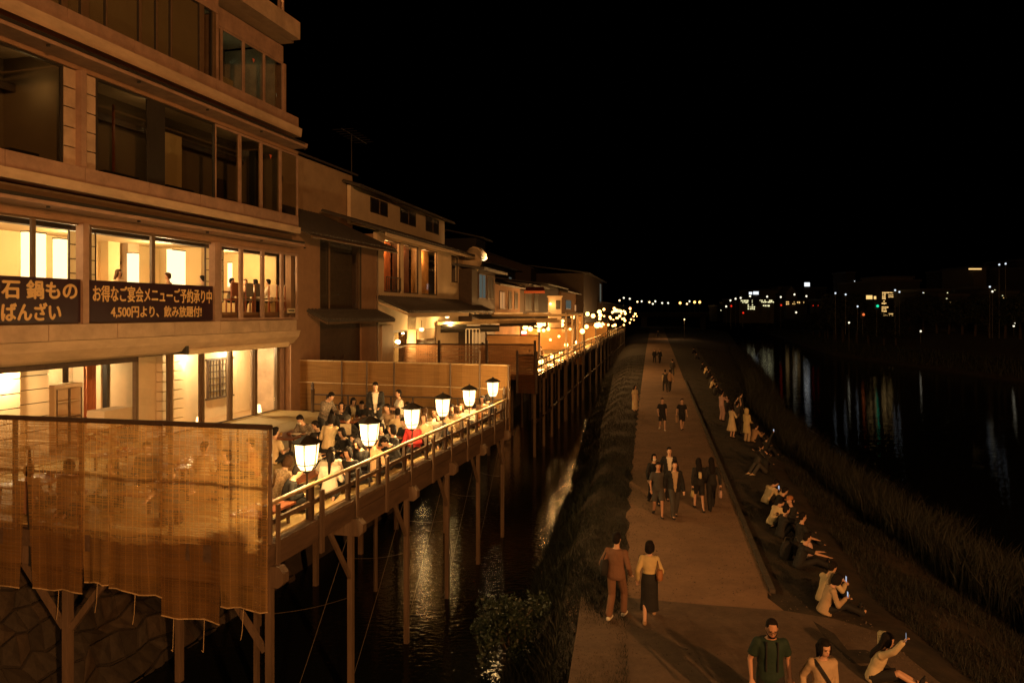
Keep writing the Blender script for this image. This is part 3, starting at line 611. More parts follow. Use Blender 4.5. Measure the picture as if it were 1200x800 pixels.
# things inside the ground floor
for px, lb in ((233, 'small glowing cone lamp on the floor behind the glass, left one'), (303, 'small glowing cone lamp on the floor near the corner pillar')):
    u = U(px, 9.3); t = thing('floor_lamp', lb, 'lamp', (u, 9.3, 2.5), RF)
    g = MB(); g.lathe([(.10, 0), (.11, .03), (.075, .28), (.05, .30)], (u, 9.3, 2.53)); part('lamp_shade', G_lan, g, t); part('lamp_base', M_darkwood, MB().cyl((u, 9.3, 2.5), (u, 9.3, 2.53), .09, .09), t)
    lamp('lamp_light', RF.W(u, 9.3, 2.9), 10, WARM, .08)
u0 = U(112, 9.6); t = thing('cushion_stack', 'stack of pale floor cushions on the folding stand inside', 'cushions', (u0+.5, 9.7, 3.0), RF)
for k in range(9): part('cushion', M_cream, MB().box(u0+.10+.01*(k % 3), U(150, 9.6)-.02+.01*(k % 2), 9.4, 10.0, 3.02+k*.055, 3.02+k*.055+.048), t)
t = thing('folding_stand', 'reddish folding stand with crossed legs carrying the cushions', 'stand', (u0+.5, 9.7, 2.5), RF)
a, b = U(108, 9.5), U(138, 9.5); part('top_board', M_redwood, MB().box(a, U(155, 9.5), 9.38, 10.05, 2.96, 3.0), t)
for y_ in (9.4, 10.0): part('cross_leg', M_redwood, MB().beam((a+.03, y_, 2.5), (b, y_, 2.96), .05, .06), t); part('cross_leg', M_redwood, MB().beam((b, y_+.03, 2.5), (a+.03, y_+.03, 2.96), .05, .06), t)
t = thing('folded_chairs', 'row of dark folded legs leaning beside the reddish stand', 'chairs', (U(146, 9.5), 9.5, 2.5), RF)
for k in range(7): uu = U(140, 9.5)+k*.075; part('chair_frame', M_dark, MB().beam((uu, 9.45, 2.5), (uu+.05, 9.6, 2.97), .02, .03), t)
a, b = U(64, 10.6), U(97, 10.6); t = thing('glass_cabinet', 'pale cabinet with glass doors inside the entrance', 'cabinet', ((a+b)/2, 10.8, 2.5), RF)
part('cabinet_body', M_cream, MB().box(a, b, 11.0, 11.05, 2.5, 4.2).box(a, b, 10.6, 11.0, 4.15, 4.25).box(a, a+.05, 10.6, 11.0, 2.5, 4.15).box(b-.05, b, 10.6, 11.0, 2.5, 4.15), t)
for k in range(2): c0 = a+.05+(b-a-.1)/2*k; part('door', M_bronze, MB().box(c0+.01, c0+.03, 10.57, 10.6, 2.55, 4.12).box(c0+(b-a-.1)/2-.03, c0+(b-a-.1)/2-.01, 10.57, 10.6, 2.55, 4.12).box(c0+.03, c0+(b-a-.1)/2-.03, 10.575, 10.595, 3.3, 3.34), t)
for k in range(3): part('shelf', M_cream, MB().box(a+.05, b-.05, 10.65, 10.98, 2.9+k*.42, 2.93+k*.42), t)
a = U(98, 11.5); t = thing('doorway_curtain', 'reddish brown curtain hanging beside the inner doorway', 'curtain', (a, 11.5, 2.5), RF)
g = MB(); pts = [(a+.05*k, 11.5+.03*math.sin(k*1.9)) for k in range(11)]; g.add([(x, y, 2.55) for x, y in pts]+[(x, y, 4.9) for x, y in pts], [(k, k+1, 12+k, 11+k) for k in range(10)]); part('cloth', mat('curtain_cloth', (.4, .14, .06), .9, .1, 5), g, t); part('rod', M_dark, MB().cyl((a-.1, 11.5, 4.92), (a+.6, 11.5, 4.92), .015), t)
part('inner_post', M_dark, MB().box(U(125, 11.2), U(132, 11.2), 11.2, 11.35, 2.5, 4.98)); part('inner_post', M_darkwood, MB().box(U(83, 11.2), U(87, 11.2), 11.4, 11.5, 2.5, 4.98))
# awning over the glazed part
a, b = U(213, 8.55), U(333, 8.55); t = thing('awning', 'retracted cloth awning in its box above the ground-floor glass', 'awning', ((a+b)/2, 8.6, 5.05), RF)
part('box_housing', M_bronze, MB().box(a, b, 8.42, 8.74, 5.12, 5.24), t); part('valance', M_cream, MB().prism_u([(8.36, 4.98), (8.30, 5.10), (8.34, 5.16), (8.41, 5.16), (8.41, 4.98)], a+.06, b), t); part('end_cap', M_dark, MB().box(a-.14, a, 8.30, 8.76, 5.0, 5.26), t)
for k in range(4): part('arm', M_bronze, MB().beam((a+.5+k*1.3, 8.7, 5.08), (a+1.2+k*1.3, 8.44, 5.02), .03, .04), t)
# ------------------------------------------------------------------ banners with their lettering
def text(body, size, m, name='lettering', bold=.012, sx=1.0):
    c = bpy.data.curves.new('txt', 'FONT'); c.body = body; c.size = size; c.offset = 0; c.extrude = .002; c.align_x = 'LEFT'
    o = bpy.data.objects.new('txt', c); COL.objects.link(o)
    dg = bpy.context.evaluated_depsgraph_get(); me = bpy.data.meshes.new_from_object(o.evaluated_get(dg)); bpy.data.objects.remove(o)
    me.name = name; me.materials.clear(); me.materials.append(m)
    co = np.empty(len(me.vertices)*3); me.vertices.foreach_get('co', co); co = co.reshape(-1, 3); return me, co
def letters(parent, body, u0, u1, z0, z1, v, m, name='lettering', bold=.02):
    """stretch a line of writing over u0..u1, z0..z1 on a plane facing the river (-v)"""
    me, co = text(body, 1.0, m, name, bold)
    a, b = co.min(0), co.max(0); s = (co-a)/(b-a+1e-9)
    A = Matrix.Translation(RF.o) @ Matrix.Rotation(RF.ang, 4, 'Z'); M = OFF[root_of(parent).name].inverted() @ A
    fs = [tuple(p.vertices) for p in me.polygons]; vs = []; ff = []; bpy.data.meshes.remove(me)
    for q, (dx, dz) in enumerate(((-1, 0), (1, 0), (0, -1), (0, 1), (0, 0))):      # heavier strokes: the same glyphs a hair apart
        n0 = len(vs); vs += [tuple(M @ Vector((u0+(u1-u0)*p[0]+dx*bold*.5, v-.0012*(q+1)-.0005*p[2], z0+(z1-z0)*p[1]+dz*bold*.4))) for p in s]
        ff += [tuple(i+n0 for i in f) for f in fs]
    me = bpy.data.meshes.new(name); me.from_pydata(vs, [], ff); me.materials.append(m)
    o = bpy.data.objects.new(name, me); COL.objects.link(o); o.parent = parent; return o
M_ban = mat('maroon_banner', (.028, .011, .017), .35, .15, 2); M_let = mat('gold_lettering', (.62, .42, .18), .6, .08, 4)
vb = 8.2
t = thing('banner', 'maroon advertising banner in the left window with large gold characters 石鍋もの', 'banner', (U(60, vb), vb, 6.02), RF)
a, b = UL+.1, U(97, vb); part('sheet', M_ban, MB().box(a, b, vb, vb+.02, 6.03, 7.10), t)
letters(t, '石 鍋もの', U(2, vb), U(90, vb), 6.60, 7.02, vb, M_let, bold=.035); letters(t, 'ばんざい', U(2, vb), U(71, vb), 6.10, 6.50, vb, M_let, bold=.035)
t = thing('banner', 'maroon banner across the middle windows reading 4,500円より in gold', 'banner', (U(180, vb), vb, 6.02), RF)
a, b = U(105.5, vb), U(252, vb); part('sheet', M_ban, MB().box(a, b, vb, vb+.02, 6.03, 7.10), t)
letters(t, 'お得なご宴会メニューご予約承り中', U(109, vb), U(248, vb), 6.56, 6.98, vb, M_let); letters(t, '4,500円より、飲み放題付!', U(130, vb), U(236, vb), 6.13, 6.46, vb, M_let)
t = thing('window_notice', 'small pale notice low in the corner-bay glass', 'sign', (U(341, vb), vb, 6.1), RF)
part('card', M_paper, MB().box(U(337, vb), U(346, vb), vb, vb+.01, 6.25, 6.42), t); part('printed_line', M_hair, MB().box(U(338, vb), U(345, vb), vb-.003, vb-.001, 6.31, 6.36), t)

# ------------------------------------------------------------------ the terrace on posts
ZD = 2.53                                   # terrace floor
UE = 15.2                                   # its far end
dk = thing('dining_terrace', 'long wooden dining terrace on tall posts over the stream', 'terrace', (0, 0, ZW), RF)
def dpart(name, m, mb, parent=dk): mb.fr = RF; return mb.build(name, m, parent)
posts = [.05, 3.0, 5.95, 8.9, 11.85, 14.8]
# boards (along the posts' rows) and mats on them
for k in range(44):
    v0 = .06+k*.2; dpart('floor_board', M_woodh, MB().box(-.02, UE, v0, v0+.19, ZD-.06, ZD-.03))
for i in range(8):
    for j in range(9):
        a, b = .02+i*1.9, .02+(i+1)*1.9; c, d = .12+j*.965, .12+(j+1)*.965
        dpart('floor_mat', M_mat, MB().box(a+.008, min(b, UE)-.008, c+.008, d-.008, ZD-.028, ZD+.002*((i+j) % 2)))
for zz, vv, w in ((ZD-.20, -.03, .06),): dpart('edge_beam', M_woodh, MB().box(-.1, UE+.15, -.09, -.03, ZD-.40, ZD-.06))
dpart('edge_strip', M_wood, MB().box(-.1, UE+.15, -.12, .05, ZD-.058, ZD-.0))
dpart('lower_fascia', M_woodh, MB().box(posts[1]+.1, UE+.15, -.125, -.092, ZD-.62, ZD-.25))
dpart('front_beam', M_woodh, MB().box(-.12, -.03, .05, 9.0, ZD-.35, ZD-.07))
for v in (2.0, 4.0, 6.0, 8.2): dpart('joist', M_wood, MB().box(0, UE, v, v+.12, ZD-.30, ZD-.065))
for i, u in enumerate(posts):
    # cross beam whose chamfered end shows beyond the edge
    dpart('cross_beam', M_wood, MB().prism_u([(-.33, ZD-.62), (-.33, ZD-.46), (-.24, ZD-.36), (8.8, ZD-.36), (8.8, ZD-.70), (-.24, ZD-.70)], u-.085, u+.085))
    dpart('post', M_wood, MB().box(u-.055, u+.055, -.085, .02, ZW-.6, ZD-.705))
    for v in (3.95, ): dpart('post', M_wood, MB().box(u-.065, u+.065, v-.065, v+.065, ZW-.6, ZD-.705))
    if i % 2: dpart('post', M_wood, MB().box(u-.045, u+.045, 2.05, 2.14, ZW-.6, ZD-.705))
    if i: dpart('brace', M_wood, MB().beam((u-.05, -.04, 1.0), (u-.9, -.04, ZD-.42), .06, .09))
    if i == 0: dpart('brace', M_wood, MB().beam((u, .05, .75), (u, .85, ZD-.72), .06, .10))
    dpart('brace', M_wood, MB().beam((u, 3.87, .75), (u, 3.0, ZD-.72), .07, .11)); dpart('brace', M_wood, MB().beam((u, 4.03, .75), (u, 4.9, ZD-.72), .07, .11))
# thin stay cables
for (a, b) in ((0, 1), (1, 2), (2, 3), (3, 4), (4, 5)):
    u0, u1 = posts[a], posts[b]
    for (p, q) in (((u0, .06, ZW+.1), (u1, .06, ZD-.8)), ((u0, .06, 1.35), (u1, .06, .55))):
        pts = [Vector(p).lerp(Vector(q), t)+Vector((0, 0, -.05*math.sin(PI*t))) for t in np.linspace(0, 1, 7)]; dpart('stay_cable', mat('cable', (.09, .07, .05), .6, .1), MB().tube(pts, .006, 4))
# railing
tilt = .65
pts = [(u, -.06, ZD+tilt+.008*math.sin(u*1.3)) for u in np.linspace(.03, UE+.1, 20)]
dpart('top_rail', M_pole, MB().tube(pts, .042, 8)); dpart('middle_rail', M_wood, MB().box(.05, UE, -.03, .03, ZD+.27, ZD+.35))
for k in range(11):
    u = .12+k*1.475; main = (k % 2 == 0)
    if u > UE: break
    if main: dpart('baluster', M_wood, MB().box(u-.05, u+.05, -.16, -.127, ZD-.52, ZD+.62)); 
    else: dpart('baluster', M_wood, MB().box(u-.06, u+.06, -.17, -.126, ZD-.62, ZD+.52 if k == 1 else ZD+.60))
    dpart('rail_post', M_darkwood, MB().box(u-.17, u-.07, -.03, .04, ZD, ZD+.62))
for u, v in ((UE-.05, .0), (UE-.2, 7.4)):
    g = MB().lathe([(.06, 0), (.06, .82), (.075, .83), (.075, .87), (.045, .90), (.06, .98), (.05, 1.04), (.02, 1.12)], (u, v, ZD)); dpart('finial_post', M_darkwood, g)
dpart('far_rail', M_darkwood, MB().cyl((UE-.05, 0, ZD+.66), (UE-.2, 7.4, ZD+.66), .03).cyl((UE-.05, 0, ZD+.30), (UE-.2, 7.4, ZD+.30), .025))
for k in range(1, 9): dpart('far_rail_post', M_darkwood, MB().box(UE-.12-.015*k, UE-.07-.015*k, k*.85-.03, k*.85+.03, ZD, ZD+.64))
dpart('threshold_step', M_mat, MB().box(0, UE, 8.82, 8.93, ZD-.03, ZD+.02))
# bamboo screens: far fence
t = thing('bamboo_fence', 'golden bamboo screen fence closing the far end of the terrace', 'fence', (UE+.3, 4, ZD), RF)
fe = [(UE+.25, -.15), (UE+.45, 2.15), (UE+.65, 4.45), (UE+.85, 6.7), (UE+1.0, 9.0)]; zt = 4.36
for i, ((a, b), (c, d)) in enumerate(zip(fe[:-1], fe[1:])):
    n_ = 10; P = [(a+(c-a)*k/n_+.02*math.sin(k*2.1+i), b+(d-b)*k/n_) for k in range(n_+1)]; z0 = ZD-.75 if i == 0 else ZD-.1
    g = MB(); g.add([(x, y, z0+.01*(k % 3)) for k, (x, y) in enumerate(P)]+[(x, y, zt) for x, y in P], [(k, k+1, n_+2+k, n_+1+k) for k in range(n_)]); dpart('screen_panel', M_blindf, g, t)
for i, (a, b) in enumerate([(x, y) for x, y in fe]+[((fe[0][0]+fe[1][0])/2, 1.0), (UE+.74, 5.6)]):
    dpart('fence_post', M_wood, MB().cyl((a-.06, b+(.05 if i == 0 else 0), ZD-.3), (a-.06, b+(.05 if i == 0 else 0), zt+(.55 if i == 5 else .03)), .04, .035, 8), t)
for (a, b), (c, d) in zip(fe[:-1], fe[1:]): dpart('top_pole', M_pole, MB().cyl((a, b, zt+.02), (c, d, zt+.02), .03, .03, 7), t)
dpart('lower_pole', M_pole, MB().tube([(x-.07, y, ZD+1.0) for x, y in fe], .022, 6), t)
# front blinds: hanging bamboo mats, one by one; corners traced in metres
def vx(px, u=-.12): k = (px-600)/F; return (RF.o.x+RF.a.x*u-k*(RF.o.y+RF.a.y*u))/(k*RF.p.y-RF.p.x)
blinds = [(-60, 33, -60, 23, 1.42, .0, 'leaning bamboo blind left of the dark gap'), (34, 102, 43, 101, 1.50, .05, 'wide bamboo blind right of the dark gap, over the thick post'), (92, 137, 99, 133, 1.66, .0, 'narrow bamboo blind with the shortest hem'), (133, 195, 132, 192, 1.63, .05, 'bamboo blind with a slanting hem left of the longest one'), (186, 262, 191, 259, 1.22, .0, 'bamboo blind hanging lowest of all'), (256, 317, 260, 317, 1.50, .04, 'rightmost bamboo blind ending at the corner post'), ]
fr_ = thing('blind_frame', 'dark pole frame that carries the front bamboo blinds', 'frame', (-.1, 3, ZD), RF)
ZT = 4.42
dpart('top_pole', M_darkwood, MB().cyl((-.12, vx(318), ZT+.02), (-.12, vx(-70), ZT-.0), .045, .045, 8), fr_)
for p in (316, 279, 200, 96, 18): dpart('upright_pole', M_wood, MB().cyl((-.02, vx(p, -.02), ZD-.06), (-.02, vx(p, -.02), ZT), .045 if p != 279 else .02, None, 7), fr_)
dpart('cross_pole', M_wood, MB().cyl((-.02, vx(316), ZD+.95), (-.02, vx(-60), ZD+.95), .025, None, 6), fr_)
for i, (a, b, c, d, zb, off, lb) in enumerate(blinds):
    t = thing('bamboo_blind', lb, 'blind', (-.12, (vx(a)+vx(b))/2, zb), RF, group='bamboo blinds hanging along the near end of the terrace')
    nx, nz = 14, 16; vs = []; r = random.Random(i)
    for j in range(nz+1):
        f = j/nz; zz = ZT-(ZT-zb)*f
        for k in range(nx+1):
            e = k/nx; pa = a+(c-a)*f; pb = b+(d-b)*f; vv = vx(pa)+(vx(pb)-vx(pa))*e
            dep = -.14-.05*off/.05-.03*math.sin(e*5+i*1.7+f*1.5)*f-.015*math.sin(e*17+i)
            vs.append((dep, vv, zz+(.02*math.sin(e*9+i*2)+.06*(e-.5)*(1 if i in (1, 5, 3) else -.4)*0-(.0 if i != 3 else .10*e)+(.0 if i != 1 else -.03*(1-e)))*f))
    g = MB(RF); g.add(vs, [(j*(nx+1)+k, j*(nx+1)+k+1, (j+1)*(nx+1)+k+1, (j+1)*(nx+1)+k) for j in range(nz) for k in range(nx)], True); g.build('woven_mat', M_blinds[(0, 1, 2, 0, 1, 2)[i]], t)
    g = MB(RF); lo = vs[-(nx+1):]; g.tube([lo[k] for k in range(0, nx+1, 2)], .013, 5); g.build('bottom_rod', M_pole, t)
    hi = vs[:nx+1]; g = MB(RF); g.tube([hi[k] for k in range(0, nx+1, 2)], .02, 5); g.build('top_rod', M_darkwood, t)
    for e in ((.25, .75) if i in (0, 4) else (.55,)):
        k = int(e*nx); q = Vector(lo[k]); g = MB(RF); g.tube([q, q+Vector((0, .02, -.35 if i != 4 else -.55)), q+Vector((0, .05, -.52))], .006, 4); g.build('pull_cord', M_pole, t)
t = thing('black_cloth_strip', 'narrow black cloth strip hanging in the gap between the two leftmost blinds', 'cloth', (-.1, vx(33), 1.6), RF)
g = MB(RF); P_ = [(-.10, vx(31+.7*math.sin(k*.9)+k*.1), 3.93-k*.21) for k in range(11)]; Q_ = [(-.11, vx(35.5+.6*math.sin(k*1.3)+k*.25), 3.90-k*.21) for k in range(11)]
g.add(P_+Q_, [(k, k+1, 12+k, 11+k) for k in range(10)]); g.build('cloth', CL['black'], t); g = MB(RF); g.tube([(-.17, vx(24), 3.62), (-.18, vx(33), 3.60), (-.17, vx(43), 3.61)], .012, 5); g.build('tie_string', M_pole, t)
# the overhanging post-top lanterns
def lantern(u, v, label, sc=1.0):
    t = thing('lantern', label, 'lantern', (u, v, ZD), RF, group='lanterns on poles along the terrace railing')
    zb, zt_ = .86, 1.38
    MB().cyl((0, 0, 0), (0, 0, zb), .022, .018, 8).build('pole', M_dark, t)
    n = 6; rb1, rm, rt = .115, .185, .235; zm = zb+.14
    def ring(r, z): return [(r*math.cos(2*PI*k/n+.3), r*math.sin(2*PI*k/n+.3), z) for k in range(n)]
    A, B, C = ring(rb1, zb+.03), ring(rm, zm), ring(rt, zt_)
    for k in range(n):
        q = (k+1) % n
        f = .93
        def inn(P, Q, R_, S): c = sum((Vector(x) for x in (P, Q, R_, S)), Vector())/4; return [tuple(c+(Vector(x)-c)*f) for x in (P, Q, R_, S)]
        g = MB(); g.add(inn(B[k], B[q], C[q], C[k]), [(0, 1, 2, 3)]); g.add(inn(A[k], A[q], B[q], B[k]), [(0, 1, 2, 3)]); g.build('pane', G_lan, t)
    g = MB()
    for k in range(n):
        q = (k+1) % n; g.cyl(A[k], B[k], .012, None, 4).cyl(B[k], C[k], .012, None, 4).cyl(B[k], B[q], .011, None, 4).cyl(A[k], A[q], .010, None, 4).cyl(C[k], C[q], .012, None, 4)
    g.build('frame', M_dark, t)
    MB().loft([((0, 0, z), (1, 0, 0), (0, 1, 0), r, r) for r, z in ((.265, zt_+.005), (.27, zt_+.025), (.13, zt_+.10), (.03, zt_+.14), (.02, zt_+.17))], 6, False).build('cap', M_dark, t)
    MB().lathe([(.03, zb-.03), (.06, zb+.0), (.10, zb+.03)]).build('base_cup', M_dark, t)
    lamp('lantern_light', (0, 0, 1.14), 350, WARM, .16, t)
    # the panes are the lamp; its housing does not block its own light
    return t
lpx = [359.7, 433, 483, 519, 550, 577.5]
llab = ['nearest and largest lantern on the terrace railing', 'second lantern from the bamboo blinds', 'third lantern from the bamboo blinds, above the red-shirted diner', 'fourth lantern from the bamboo blinds', 'fifth lantern from the bamboo blinds', 'farthest lantern, by the golden bamboo fence']
for p, lb in zip(lpx, llab): lantern(U(p, .10), .10, lb)
# low tables with food
def SHORT(l): return ' '.join(l.split()[:10])
def low_table(u, v, label, lu=1.2, lv=.75, rz=0, z=ZD, items=6, seed=0):
    t = thing('low_table', label, 'table', (u, v, z), RF, rz, group='low red dining tables on the terrace')
    MB().box(-lu/2, lu/2, -lv/2, lv/2, .33, .37).build('tabletop', M_redwood, t)
    for a in (-1, 1):
        for b in (-1, 1): MB().cyl((a*(lu/2-.1), b*(lv/2-.1), 0), (a*(lu/2-.1), b*(lv/2-.1), .33), .03, .045, 7).build('leg', M_darkwood, t)
    r = random.Random(seed)
    for k in range(items):
        x, y = -lu/2+.15+(lu-.3)*(k+.5)/items, r.uniform(-.22, .22); kind = k % 3
        M = Matrix.Rotation(rz, 3, 'Z') @ Vector((x, y, 0)); loc = (u+M.x, v+M.y, z+.371)
        if kind == 0:
            q = MB().lathe([(.02, 0), (.05, .005), (.10, .02), (.11, .03), (.095, .026), (.02, .012)]).build('dish', M_white, None); q.location = RF.W(*loc); tag(q, None, 'plate', 'plates on the terrace tables'); q['label'] = 'white plate, %s item on the %s' % (ords[k], SHORT(label))
            # food on it
            f_ = MB().ball((0, 0, .03), .06, .05, .022, 8, 5).build('food', CL['orange'], q)
        elif kind == 1:
            q = MB().lathe([(.03, 0), (.033, .002), (.036, .11), (.033, .112), (.03, .01)], n=10).build('drinking_glass', M_glassy, None); q.location = RF.W(*loc); tag(q, 'drinking glass, %s item on the %s' % (ords[k], SHORT(label)), 'glass', 'glasses on the terrace tables')
            MB().cyl((0, 0, .008), (0, 0, .085), .029, .032, 10).build('drink', mat('beer', (.6, .33, .06), .3, .05), q)
        else:
            q = MB().lathe([(.03, 0), (.035, .012), (.06, .03), (.075, .065), (.07, .066), (.055, .035), (.02, .02)]).build('bowl', M_redwood, None); q.location = RF.W(*loc); tag(q, 'lacquer bowl, %s item on the %s' % (ords[k], SHORT(label)), 'bowl', 'bowls on the terrace tables')
    return t
M_glassy = glass('clear_glass', (.95, .95, .95))
tabs = [(.72, .50, 'low table in the railing corner by the bamboo blinds', 1.1), (3.3, 1.35, 'low table between the ponytailed child and the black-shirted woman', 1.2), (6.2, 1.1, 'low table behind the second rail bay', 1.3), (9.0, 1.0, 'low table beside the red-shirted diner', 1.3), (12.2, 1.1, 'low table full of dishes near the farthest lantern', 1.4), (3.8, 4.4, 'low table where the kneeling server hands a dish', 1.2), (8.0, 4.2, 'low table amid the middle group of diners', 1.4), (11.3, 4.0, 'low table before the man in the beige shirt', 1.3), (1.6, 3.4, 'low table seen through the rightmost blind', 1.3), (1.6, 6.2, 'low table seen through the middle blinds', 1.4), (4.6, 6.8, 'low table seen through the blinds before the cream screen wall', 1.2)]
for k, (u, v, lb, L_) in enumerate(tabs): low_table(u, v, lb, L_, .8 if k else .62, 0, ZD, 9 if k in (4, 0) else 7, k)
tc = gp(335, 603, ZD+.38); 

# ------------------------------------------------------------------ houses beyond the restaurant
def hpart(fr, root): 
    def f(name, m, mb, parent=None, label=None):
        mb.fr = fr; o = mb.build(name, m, parent or root)
        if label: o['label'] = label
        return o
    return f
def tiled_roof(P, fr, root, u0, u1, v0, z0, v1, z1, step=.28, th=.09):
    """a tiled slope from the eave (v0,z0) up to (v1,z1): sheet, rows of round cover tiles and an eave board"""
    d = Vector((0, v1-v0, z1-z0)); n = Vector((0, -d.z, d.y)).normalized()
    P('roof', M_roof, MB().prism_u([(v0, z0-th), (v0, z0), (v1, z1), (v1, z1-th)], u0, u1), root)
    g = MB(); u = u0+step/2
    while u < u1:
        g.cyl((u, v0-.02, z0+.01), (u, v1, z1+.01), .055, .055, 6); u += step
    o = P('cover_tiles', M_roof, g, root); o['kind'] = 'stuff'
# second house: brown plaster with a tall dark window
F2 = Frame(*RF.W(15.7, 8.6, 0).to_2d(), RF.a.x, RF.a.y)
h2 = thing('townhouse', 'brown plastered townhouse with a tall dark window next to the restaurant', 'house', (3.5, 0, 2.36), F2)
P = hpart(F2, h2); E2 = F2.U(441, 0); X = lambda px, v=0: F2.U(px, v)
def zz(px, py, v=0, fr=F2):                       # height of a pixel on the plane v of a frame
    u = fr.U(px, v); y = fr.W(u, v, 0).y; return EYE-(py-HOR)*y/F
w0, w1 = X(375), X(424); zb_, zt_ = zz(400, 363), zz(400, 283); ze = zz(400, 277)
P('wall', M_brownwall, MB().box(-.2, w0, 0, .25, 2.36, ze)); P('wall', M_brownwall, MB().box(w1, E2, 0, .25, 2.36, ze)); P('wall', M_brownwall, MB().box(w0, w1, 0, .25, zt_, ze)); P('wall', M_darkwood, MB().box(w0, w1, .1, .25, 2.36, zb_))
P('end_wall', M_brownwall, MB().box(E2-.25, E2, .25, 7, 2.36, ze))
w = P('window', M_dark, MB().box(w0, w0+.08, .02, .12, zb_, zt_).box(w1-.08, w1, .02, .12, zb_, zt_).box(w0+.08, w1-.08, .02, .12, zt_-.08, zt_).box(w0+.08, w1-.08, .02, .12, zb_, zb_+.08))
P('pane', M_glass, MB().box(w0+.08, w1-.08, .06, .07, zb_+.08, zt_-.08), w); P('curtain', mat('dark_curtain', (.07, .05, .03), .9, .2, 4), MB().box(w0, w1, .5, .55, zb_, zt_), w)
for px in (386, 421): u = X(px); P('window_post', M_bronze, MB().box(u-.04, u+.04, -.02, .02, zb_, zt_), w)
tiled_roof(P, F2, h2, -.3, E2+.3, -.9, zz(400, 276, -.9)-.15, 3.2, zz(400, 276)+1.5)
zl = zz(400, 374); tiled_roof(P, F2, h2, w0-1.1, E2+.1, -.95, zl+.0, 0, zl+.42)
P('eave_board', M_wood, MB().box(w0-1.1, E2+.1, -.93, -.88, zl-.16, zl-.092))
for k in range(12): u = w0-1+(E2+1-w0)*k/12; P('rafter', M_wood, MB().beam((u, -.85, zl-.13), (u, -.0, zl+.25), .05, .07))
P('upper_wall', M_creamd, MB().box(-.2, F2.U(411, 3.3), 3.2, 3.4, ze+.5, zz(411, 215, 3.3)+.4)); P('upper_end_wall', M_creamd, MB().box(F2.U(411, 3.3)-.2, F2.U(411, 3.3), 3.4, 8, ze, zz(411, 215, 3.3)+.4))
P('upper_roof', M_roof, MB().prism_u([(2.9, zz(411, 215, 3.3)+.38), (2.9, zz(411, 215, 3.3)+.48), (7, zz(411, 215, 3.3)+2.0), (7, zz(411, 215, 3.3)+1.9)], -.2, F2.U(412, 3.3)))
P('gutter', M_bronze, MB().cyl((-.3, -.95, zz(400, 276, -.9)-.28), (E2+.3, -.95, zz(400, 276, -.9)-.28), .06, .06, 6)); P('downpipe', M_bronze, MB().cyl((E2-.05, -.08, 2.4), (E2-.05, -.08, ze), .045, .045, 6))
for k in range(3): u = w0+.6+k*.9; P('carved_panel', M_darkwood, MB().prism_v([(u+.35*math.cos(t), 3.9+.5*math.sin(t)) for t in np.linspace(0, 2*PI, 11)[:-1]], .04, .1))
# third house: cream townhouse
F3 = Frame(-6.64, 37.8, .21, 1)
h3 = thing('townhouse', 'cream townhouse with lit ground floor and three tall window panels', 'house', (7, 0, 2.36), F3)
P = hpart(F3, h3); X = lambda px, v=0: F3.U(px, v); Z = lambda px, py, v=0: zz(px, py, v, F3)
zm = 6.45; zu = Z(500, 287); E3 = X(551)
xs = [(450, 470), (473, 491), (494, 513)]; zw0, zw1 = Z(480, 344), Z(480, 287)
cuts = [X(442)]+[X(a) for p in xs for a in p]+[X(529), X(537), E3]
for k in range(0, len(cuts)-1, 1):
    a, b = cuts[k], cuts[k+1]
    if k % 2 == 0: P('wall', M_cream, MB().box(a, b, 0, .2, zm, zu))
    else:
        z0, z1 = (zw0, zw1) if k < 7 else (Z(533, 331), Z(533, 300))
        P('wall', M_cream, MB().box(a, b, 0, .2, z1, zu)); P('wall', M_cream, MB().box(a, b, 0, .2, zm, z0))
        w = P('window', M_darkwood, MB().box(a, a+.06, .03, .12, z0, z1).box(b-.06, b, .03, .12, z0, z1).box(a+.06, b-.06, .03, .12, z0, z0+.06).box(a+.06, b-.06, .03, .12, z1-.06, z1))
        P('pane', M_glass, MB().box(a+.06, b-.06, .06, .07, z0+.06, z1-.06), w)
        cm = [mat('rust_curtain', (.5, .15, .04), .9, .3, 2), mat('dark_red_curtain', (.22, .08, .035), .9, .2, 2), mat('amber_curtain', (.55, .3, .1), .9, .3, 2), M_darkwood][k//2]
        P('curtain', cm, MB().box(a, b, .6, .64, z0, z1), w)
        if k < 7: lamp('room_light', F3.W((a+b)/2, .38, z1-.35), (90, 25, 120, 3)[k//2], (1, .45, .13), .08)
a, b = X(452), X(469); P('balustrade', M_dark, MB().box(a, b, -.05, -.02, zw0+.75, zw0+.8).box(a, b, -.05, -.02, zw0+.1, zw0+.14)); 
for k in range(9): u = a+(b-a)*k/8; P('baluster', M_dark, MB().box(u-.015, u+.015, -.045, -.025, zw0+.14, zw0+.75))
P('end_wall', M_cream, MB().box(E3-.2, E3, .2, 7, 2.36, zu)); P('near_wall', M_brownwall, MB().box(X(442), X(442)+.2, .2, 7, 2.4, zu-.1))
tiled_roof(P, F3, h3, X(442)-.8, E3+.35, -.8, zu-.05, 2.6, zu+1.05, .3); P('eave_board', M_cream, MB().box(X(442)-.8, E3+.35, -.79, -.73, zu-.3, zu-.145))
vu = 2.6; ua, ub = X(411, vu), X(521, vu); zu2 = Z(500, 258, vu)+.4; P('upper_wall', M_cream, MB().box(ua, ub, vu, vu+.2, zu+.8, zu2)); P('upper_wall', M_cream, MB().box(ub-.2, ub, vu+.2, 7, zu, zu2))
